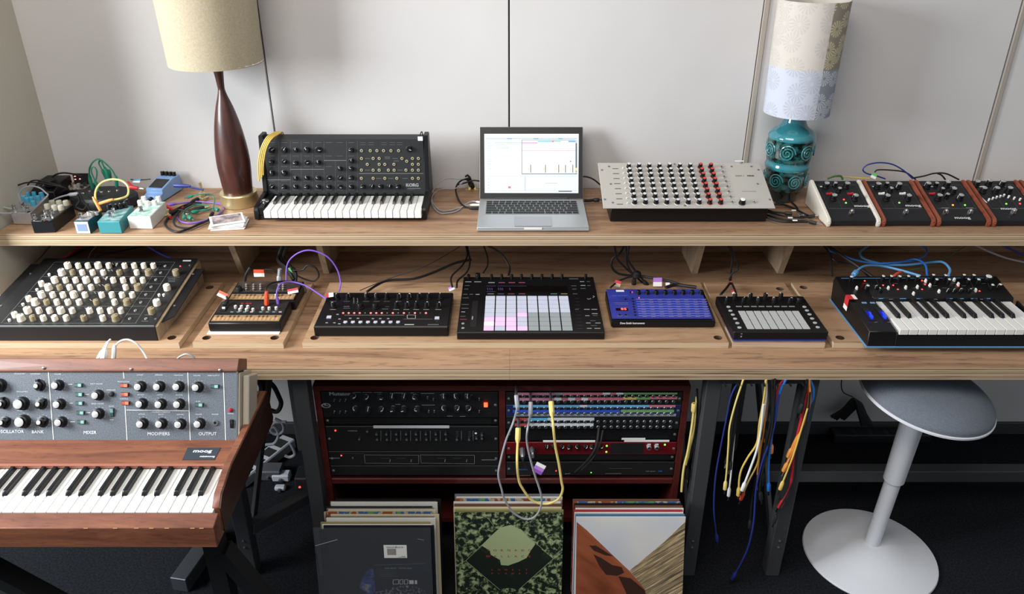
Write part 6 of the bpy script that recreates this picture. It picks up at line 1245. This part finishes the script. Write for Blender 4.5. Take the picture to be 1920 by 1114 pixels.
cb('black lead rising from the rear tiny synthesizer to red tag', 'i', [(560, 440), (600, 400), (615, 330), (655, 260)], 2.09, .004, rub); cb('black lead running behind the red and white tag', 'i', [(790, 280), (870, 290), (930, 320)], 2.14, .003, rub)
cb('grey plug standing behind the rear tiny synthesizer', 'i', [(930, 395), (930, 340), (935, 275)], 2.1, .0055, greyc, 's', chrome, None, .02, 1.4)
tag('red and white tag standing behind the rear tiny synthesizer', *ZZ['i'](738, 315), 2.12, .031, .022, [org, paper], 0, 80); tag('red and white tag at left edge of the front tiny synthesizer', *ZZ['i'](392, 522), 1.98, .028, .016, [org, paper], -25, 50)
tag('red and white tag at right of the rear tiny synthesizer', *ZZ['i'](1060, 485), 2.02, .03, .014, [redc, paper], 12, 50); tag('green tag on the black lead bundle', *ZZ['i'](1035, 290), 2.14, .006, .018, [mat('green_tag', '5CB45A')], 25, 70)
tag('red and white tag on the left corner of drum machine', *ZZ['j'](296, 525), .815, .014, .020, [paper, paper, redc], -80, 30); cb('black lead with plug at left of the front tiny synthesizer', 'i', [(405, 620, 1.93), (440, 570, 1.95), (430, 540, 1.97)], 0, .003, rub, 's', None, None, .02, 2)
# drum machine and pad controller leads
cb('black lead running from the drum machine to the shelf', 'j', [(650, 490, 2.04), (740, 430, 2.08), (850, 385, 2.11), (1100, 367, 2.13), (1300, 300, 2.17), (1480, 222, 2.2), (1640, 185, 2.22)], 0, .0038, rub)
cb('thin grey lead running from the drum machine to the shelf', 'j', [(580, 480, 2.04), (850, 370, 2.1), (1200, 250, 2.16), (1530, 65, 2.25)], 0, .0013, mat('dark_lead', '3A3A3C'))
cb('black lead dropping to purple tag, left one', 'j', [(1458, 445, 2.05), (1450, 350, 2.1), (1550, 245, 2.15), (1600, 150, 2.2), (1590, 62, 2.24)], 0, .0028, rub); cb('black lead dropping to purple tag, right one', 'j', [(1500, 450, 2.05), (1512, 385, 2.1), (1600, 300, 2.14), (1625, 200, 2.18), (1600, 62, 2.24)], 0, .0028, rub)
tag('white and purple tag at right corner of drum machine', *ZZ['j'](1450, 462), 2.05, .017, .012, [mat('lilac', 'B07AD0', .6), paper], 25, 40)
cb('black lead curving down to the left encoder of pad controller', 'k', [(335, 365, 2.14), (375, 290, 2.17), (370, 200, 2.2), (340, 108, 2.24)], 0, .0024, rub); cb('black lead curving down to the middle of pad controller', 'k', [(575, 385, 2.14), (582, 310, 2.17), (520, 200, 2.2), (440, 135, 2.23), (380, 108, 2.24)], 0, .0032, rub)
# blue module leads
cb('black lead making wide left loop above the blue module', 'l', [(300, 108), (270, 170), (200, 225), (185, 300), (240, 365), (340, 385), (430, 390)], 2.16, .0036, rub); cb('black lead dropping to the blue module, outermost left strand', 'l', [(215, 108), (240, 230), (340, 335), (440, 420), (520, 500)], 2.15, .003, rub)
cb('black lead dropping to the blue module, second strand', 'l', [(320, 108), (325, 250), (360, 340), (400, 400), (393, 500)], 2.14, .0034, rub, 'e'); cb('black lead dropping to the blue module, third strand', 'l', [(352, 108), (335, 220), (400, 330), (460, 400), (540, 505)], 2.14, .0034, rub, 'e')
cb('black lead running left to red tag on the blue module', 'l', [(430, 390, 2.14), (330, 410, 2.13), (240, 450, 2.11), (175, 505, 2.07)], 0, .0028, rub); cb('black lead running right to lilac tag above the blue module', 'l', [(420, 385, 2.14), (500, 400, 2.14), (590, 415, 2.13), (720, 440, 2.12), (860, 480, 2.1), (980, 495, 2.08)], 0, .004, rub)
cb('black braided lead lying above the blue module knobs', 'l', [(700, 500, 2.06), (800, 478, 2.08), (900, 490, 2.07), (990, 500, 2.06)], 0, .005, rub)
solo('cable_tie', MB().lathe([(.008, -.01), (.013, -.006), (.013, .006), (.008, .01)], 12, rub), 'black knot tying the leads above the blue module', 'cable tie', M=Matrix.Translation(PY(*ZZ['l'](425, 380), 2.14)))
tag('red and white tag at left corner above the blue module', *ZZ['l'](243, 465), 2.1, .018, .018, [redc, mat('aged_paper', 'C9BBA2', .6)], -15, 60); tag('lilac and white tag above the blue module', *ZZ['l'](622, 450), 2.12, .026, .026, [mat('lilac', 'B07AD0'), paper], 0, 70); tag('small white tag right of the lilac tag', *ZZ['l'](718, 472), 2.1, .012, .010, [paper], 0, 60)
# groovebox leads
cb('black lead dropping straight to the groovebox', 'm', [(222, 100), (258, 200), (248, 300), (243, 425)], 2.14, .003, rub); cb('black lead with side loop dropping to the groovebox', 'm', [(235, 100), (280, 200), (308, 310), (260, 350), (232, 400), (240, 425)], 2.13, .0026, rub)
cb('black lead splitting left into the groovebox', 'm', [(243, 430, 2.12), (200, 490, 2.06), (150, 545, 2.01)], 0, .0036, rub); cb('black lead splitting right into the groovebox', 'm', [(248, 430, 2.12), (270, 480, 2.07), (290, 530, 2.02)], 0, .003, rub)
tag('upper red tag above the groovebox', *ZZ['m'](245, 440), 2.11, .009, .011, [redc], 30, 60); tag('lower red and white tag on the groovebox', *ZZ['m'](270, 520), 2.04, .013, .01, [redc, paper], 20, 50)
# behind the blue-trimmed keyboard
cb('thick black lead dropping at left of the blue-trimmed keyboard', 'n', [(115, 95, 2.2), (175, 180, 2.15), (185, 260, 2.1), (195, 370, 2.05)], 0, .0028, rub); cb('thick black lead running down behind the blue-trimmed keyboard', 'n', [(145, 92, 2.2), (250, 170, 2.15), (400, 270, 2.1), (560, 385, 2.06)], 0, .0045, rub); cb('black lead turning right behind the blue-trimmed keyboard', 'n', [(140, 120, 2.19), (210, 230, 2.14), (330, 262, 2.14), (460, 320, 2.1), (520, 380, 2.06)], 0, .0028, rub)
cb('blue network lead plugged into the blue-trimmed keyboard', 'n', [(385, 365, 2.05), (430, 315, 2.07), (500, 280, 2.1), (640, 283, 2.12), (800, 318, 2.1), (990, 372, 2.06)], 0, .0035, ltblue, 's', None, None, .022, 2.2)
cb('blue network lead curling down at right behind the keyboard', 'n', [(1240, 372, 2.06), (1252, 310, 2.09), (1190, 248, 2.13), (1080, 250, 2.14), (820, 275, 2.13), (600, 255, 2.14), (470, 210, 2.17), (447, 155, 2.2), (530, 88, 2.25)], 0, .0035, ltblue)
cb('darker blue network lead coiled behind the keyboard', 'n', [(940, 90, 2.25), (1030, 118, 2.23), (1035, 180, 2.19), (930, 232, 2.15), (760, 252, 2.13), (600, 258, 2.13), (420, 232, 2.15), (160, 140, 2.19)], 0, .003, bluec); cb('short blue lead dropping behind the keyboard', 'n', [(800, 255, 2.15), (940, 222, 2.15), (1030, 270, 2.11), (1048, 365, 2.06)], 0, .003, bluec)
cb('green and orange lead rising behind the keyboard', 'n', [(860, 325, 2.1), (1000, 298, 2.13), (1200, 220, 2.18), (1420, 88, 2.25)], 0, .002, mat('dark_green', '3C6B34')); cb('pale grey lead crossing behind the keyboard at right', 'n', [(1470, 88), (1600, 150), (1760, 210), (1930, 250)], 2.2, .003, greyc); cb('dark blue lead crossing at the far right behind the keyboard', 'n', [(1710, 88), (1820, 140), (1930, 190)], 2.22, .0035, navy)
cb('orange plug lying behind the blue-trimmed keyboard', 'n', [(750, 372, 2.07), (780, 350, 2.08), (810, 335, 2.09)], 0, .004, org)
# leads rising behind the vintage synthesizer hood
cb('white lead end leaning up behind the vintage synthesizer hood', 'o', [(700, 215, 1.68), (740, 140, 1.69), (770, 90, 1.70), (797, 62, 1.71)], 0, .0024, whitec, 's', None, None, .03, 2.0); cb('white lead with plug and round arc behind the vintage synthesizer hood', 'o', [(818, 215, 1.67), (825, 130, 1.68), (860, 80, 1.69), (920, 65, 1.69), (985, 95, 1.69), (1030, 150, 1.69), (1065, 215, 1.68)], 0, .0025, whitec, 's', None, None, .04, 2.3)
cb('second white plug beside the arched lead behind the hood', 'o', [(745, 215, 1.675), (758, 130, 1.68), (775, 85, 1.69)], 0, .004, whitec, 's'); cb('low grey lead arc behind the right part of the hood', 'o', [(1265, 215), (1300, 185), (1345, 170), (1390, 190), (1410, 215)], 1.69, .0028, greyc)
# ---------------------------------------------------------------- patch cords on the rack
def two(k1, p1, k2, p2, k3, p3, y_): return [ZZ[k1](*a) + (y_,) for a in p1] + [ZZ[k2](*a) + (y_,) for a in p2] + [ZZ[k3](*a) + (y_,) for a in p3]
def loopc(label, pts, r_, m_, plugm):
    t = cable(label, pts, r_, m_, 'patch_cord', 'cable', 'se', plugm, None, 6, 2.2, .04)
    for q in (pts[0], pts[-1]): a = P(*q); part('plug_tip', MB().tube([a + Vector((0, 0, -.003)), a + Vector((0, .043, -.003))], .0035, steel, 8), t)
    return t
g_ = two('p', [(225, 190), (232, 300), (195, 440), (135, 590), (85, 780), (68, 900), (98, 1025)], 'q', [(600, 180), (680, 310), (790, 378), (880, 372), (945, 300), (967, 190), (940, 70)], 'p', [(390, 900), (348, 750), (318, 600), (325, 480), (348, 360), (352, 250)], 1.635)
g_[0] = g_[0][:2] + (1.725,); g_[1] = g_[1][:2] + (1.705,); g_[-1] = g_[-1][:2] + (1.725,); g_[-2] = g_[-2][:2] + (1.705,)
loopc('grey patch lead hanging in long loop over the right rack bay', g_, .0028, greyc, greyc)
g_ = two('p', [(242, 478), (238, 590), (232, 780), (246, 930)], 'q', [(775, 75), (860, 190), (960, 232), (1060, 225), (1140, 175), (1172, 90)], 'p', [(622, 950), (600, 800), (568, 640), (548, 450), (537, 340), (530, 245)], 1.65)
g_[0] = g_[0][:2] + (1.725,); g_[1] = g_[1][:2] + (1.705,); g_[-1] = g_[-1][:2] + (1.725,); g_[-2] = g_[-2][:2] + (1.705,)
loopc('yellow patch lead hanging in long loop over the right rack bay', g_, .0034, yel2, yel2)
cb('black lead sagging from the patchbays across the red interface', 'p', [(950, 480, 1.76), (935, 600, 1.74), (900, 700, 1.73), (820, 800, 1.74), (740, 870, 1.76)], 0, .0035, rub); cb('second black lead sagging from the patchbays', 'p', [(985, 500, 1.76), (960, 620, 1.74), (900, 740, 1.73), (800, 850, 1.74)], 0, .003, rub)
cb('black microphone lead with silver plug in the red interface', 'p', [(278, 660, 1.762), (282, 740, 1.735), (300, 800, 1.73), (370, 860, 1.73), (420, 885, 1.73)], 0, .0035, rub, 's', None, steel, .03, 2.2); cb('second silver plug in the red interface', 'p', [(362, 655, 1.762), (368, 700, 1.74), (372, 740, 1.735)], 0, .004, steel, 's', None, steel, .02, 1.6)
tag('white and purple folded tag hanging at the right rack bay', *ZZ['p'](425, 835), 1.725, .028, .030, [paper, mat('lilac', 'B07AD0'), mat('purple_tag', '8C50B0', .6)], -28, 75)
cb('pale yellow lead hanging at right side of the rack cabinet, outer one', 'r', [(1062, 225), (1048, 400), (1020, 600), (985, 800), (945, 960), (925, 1120), (915, 1250)], 1.755, .0034, yel2, 's'); cb('pale yellow lead hanging at right side of the rack cabinet, inner one', 'r', [(1090, 150), (1085, 350), (1060, 550), (1010, 750), (975, 940)], 1.762, .003, yel2); cb('black lead hanging at right side of the rack cabinet', 'r', [(1095, 60), (1100, 300), (1075, 560), (1030, 800), (985, 940), (978, 1100)], 1.76, .003, rub, 'e', chrome, None, .04, 2.2)
# ---------------------------------------------------------------- bunch of patch leads hanging under the desk
Y = 1.71
hang = [('thin navy lead, leftmost of the hanging bunch', [(305, 58), (265, 140), (240, 260), (212, 400), (188, 540), (180, 700), (196, 855)], .0022, navy, 'e', navy),
 ('black lead hanging beside the leftmost navy one', [(322, 58), (290, 180), (272, 300), (255, 420), (240, 470)], .0030, rub, 'e', rub), ('black lead ending in thick plug at left of the bunch', [(330, 58), (300, 160), (285, 290), (268, 400), (258, 500)], .0034, rub, 'e', blk3),
 ('yellow lead with short yellow plug at left of the bunch', [(325, 58), (285, 180), (258, 290), (252, 380), (244, 500), (234, 600)], .0024, yel2, 'e', yel2), ('thin white lead with white plug at left of the bunch', [(333, 58), (305, 140), (287, 280), (274, 420), (264, 530), (252, 632)], .0022, whitec, 'e', whitec),
 ('white lead ending at black plug in middle of the bunch', [(437, 55), (436, 140), (422, 240), (402, 350)], .0038, whitec, 'e', blk3), ('yellow lead swinging left in middle of the bunch', [(438, 58), (425, 160), (405, 270), (392, 370), (345, 445), (310, 520), (300, 630)], .0026, yel, 'e', yel),
 ('white lead with long white plug pointing lower left', [(425, 180), (408, 330), (390, 410), (362, 490), (318, 605)], .0030, whitec, 'e', whitec), ('mustard lead with black tip beside the white plug', [(428, 200), (405, 380), (395, 470), (350, 560), (312, 650)], .0024, yel, 'e', org),
 ('black lead ending in grey-black plug at bunch centre', [(455, 58), (458, 160), (462, 260), (438, 345)], .0042, rub, 'e', blk3), ('thick black lead down the centre of the bunch', [(470, 55), (468, 220), (435, 380), (422, 480), (418, 560)], .0042, rub, 'e', rub), ('black lead at right of bunch centre', [(482, 55), (476, 200), (462, 320), (410, 560), (412, 650)], .0032, rub, 'e', blk3),
 ('brown-orange lead threading the bunch centre', [(440, 150), (428, 290), (410, 400), (395, 520), (390, 640)], .0024, orgc, 'e', rub), ('dark red lead at top right of bunch centre', [(525, 55), (500, 90), (482, 160), (470, 260), (462, 420)], .0028, redc, 'e', orgc),
 ('bright blue lead with blue plug at right of bunch centre', [(535, 58), (505, 120), (484, 220), (462, 360), (450, 470), (450, 605)], .0032, bluec, 'e', bluec), ('long navy lead reaching lowest of the hanging bunch', [(500, 130), (475, 300), (420, 460), (388, 600), (376, 760), (350, 880), (312, 965), (268, 1042)], .0026, navy, 'e', navy),
 ('black lead with low hanging plug near bunch centre', [(462, 100), (440, 300), (400, 500), (372, 620), (356, 790)], .0022, rub, 'e', blk3),
 ('orange lead with orange plug on the right of the bunch', [(645, 55), (652, 130), (638, 230), (612, 310), (585, 350), (545, 440)], .0034, orgc, 'e', orgc), ('orange-yellow lead with lower orange plug', [(650, 58), (655, 160), (630, 270), (590, 350), (565, 420), (522, 510)], .0026, orgc, 'e', orgc), ('yellow lead with lowest yellow plug on the right', [(642, 200), (600, 340), (572, 430), (545, 500), (505, 600)], .0024, yel, 'e', yel),
 ('bright red lead hanging on the right of the bunch', [(640, 100), (618, 220), (592, 330), (574, 420), (566, 520), (552, 600), (500, 690)], .0036, redc, 'e', redc), ('short blue lead at the top right of the bunch', [(652, 55), (670, 100), (668, 150), (650, 190), (640, 260)], .0034, bluec, '', None),
 ('black lead with short plug at the top right of the bunch', [(640, 55), (632, 110), (618, 170), (602, 222)], .0036, rub, 'e', blk3), ('long black lead ending below the red one', [(655, 120), (640, 250), (605, 340), (590, 420), (572, 560), (500, 700), (476, 765)], .0024, rub, 'e', blk3)]
for i, (lb, pts, r_, m_, pg, pm) in enumerate(hang):
    cb(lb, 's', pts, Y - .004 * (i % 4), r_, m_, pg, chrome, pm, .030, 2.2 if r_ < .003 else 1.8, 'patch_cord', 'patch leads hanging under the desk')
# cable holder under the desk edge
hk = thing('cable_rack', 'black toothed cable rack under the desk edge, mostly hidden', 'cable rack', (.63, 1.715, .70)); part('bar', MB().box(.53, .75, 1.706, 1.712, .700, .7148, sb), hk)
for x in range(7): part('tooth', MB().box(.54 + x * .033, .544 + x * .033, 1.69, 1.706, .702, .706, sb), hk)
# ---------------------------------------------------------------- clutter behind and under the desk
wg = mat('dusty_white', 'B9BCC2', .5)
t = thing('power_strip', 'white power strip on the floor behind the vintage synthesizer', 'power strip', (PZ(495, 850, .03).x, PZ(495, 850, .03).y, 0)); c = PZ(495, 860, .03); M_ = Matrix.Translation((c.x, c.y, 0)) @ Matrix.Rotation(R(62), 4, 'Z')
part('body', MB().box(-.13, .13, -.03, .03, 0, .04, wg), t, M_, bevel=.004)
for i in range(4): part('socket', MB().box(-.11 + i * .058, -.07 + i * .058, -.02, .02, .04, .0415, blk3), t, M_)
for u, v, lb, m_, sz in ((505, 880, 'grey adaptor block on the floor', mat('mid_grey_plastic', '4A4C50', .5), .045), (527, 885, 'pale grey adaptor leaning beside the trestle leg', wg, .03), (524, 905, 'tiny white plug adaptor on the floor', wg, .018), (590, 895, 'black power brick with tiny red light near the cabinet', blk3, .06)):
    c = PZ(u, v, .03); t = thing('power_adaptor', lb, 'adaptor', (c.x, c.y, 0)); part('body', MB().box(c.x - sz, c.x + sz, c.y - sz * .6, c.y + sz * .6, 0, sz * .9, m_), t, bevel=.004); part('prong', MB().box(c.x - .004, c.x + .004, c.y - sz * .6 - .01, c.y - sz * .6, sz * .3, sz * .3 + .008, steel), t)
part('led', MB().lathe([(.004, 0), (.003, .003)], 10, ledr), t, Matrix.Translation(PY(562, 914, c.y - sz * .6 - .02)))
cb('white lead coiled behind the vintage synthesizer, upper coil', 't', [(245, 270), (280, 290), (285, 330), (250, 345), (225, 325), (245, 290), (300, 285)], 2.1, .005, wg); cb('white lead coiled behind the vintage synthesizer, lower coil', 't', [(190, 330), (240, 310), (262, 350), (240, 390), (190, 400), (160, 450)], 2.1, .005, wg); cb('pale lead hooked beside the trestle brace', 't', [(318, 385), (330, 410), (340, 440), (318, 455), (292, 448)], 2.1, .005, wg)
cb('black lead looped against the wall behind the vintage synthesizer', 't', [(190, 75), (235, 110), (262, 160), (275, 200), (255, 235), (210, 225)], 2.2, .008, rub); cb('thick black lead loop against the wall at left', 't', [(140, 90), (170, 80), (190, 120), (180, 170), (150, 190), (135, 150)], 2.2, .016, rub)
cb('grey lead dropping beside the left trestle leg', 't', [(330, 78), (345, 130), (362, 200), (366, 245)], 2.2, .006, wg)
for i in range(6): cb('black lead heaped by the wall near stool, ' + ['nearest trestle leg', 'second from the trestle leg', 'in the middle left', 'in the middle right', 'second from the stool', 'nearest the stool'][i], 'u', [(200 + i * 12, 262 + 6 * (i % 3), 2.38), (260 + i * 10, 225, 2.38), (310 + i * 6, 175 + 4 * i, 2.38), (330 + i * 8, 230 + i * 5, 2.37), (350 + i * 10, 300, 2.36)], 0, .006, rub)
cb('thin black lead hanging on the wall above the stool', 'u', [(255, 60), (250, 110), (262, 145), (305, 165)], 2.40, .002, rub)
c = PZ(1640, 815, .02); t = thing('power_strip', 'black power strip on the carpet behind the stool', 'power strip', (c.x, c.y, 0)); part('body', MB().box(c.x - .16, c.x + .20, c.y - .025, c.y + .025, 0, .035, blk3), t, bevel=.004)
for i in range(5): part('socket', MB().box(c.x - .13 + i * .06, c.x - .09 + i * .06, c.y - .018, c.y + .018, .035, .0365, rub), t)
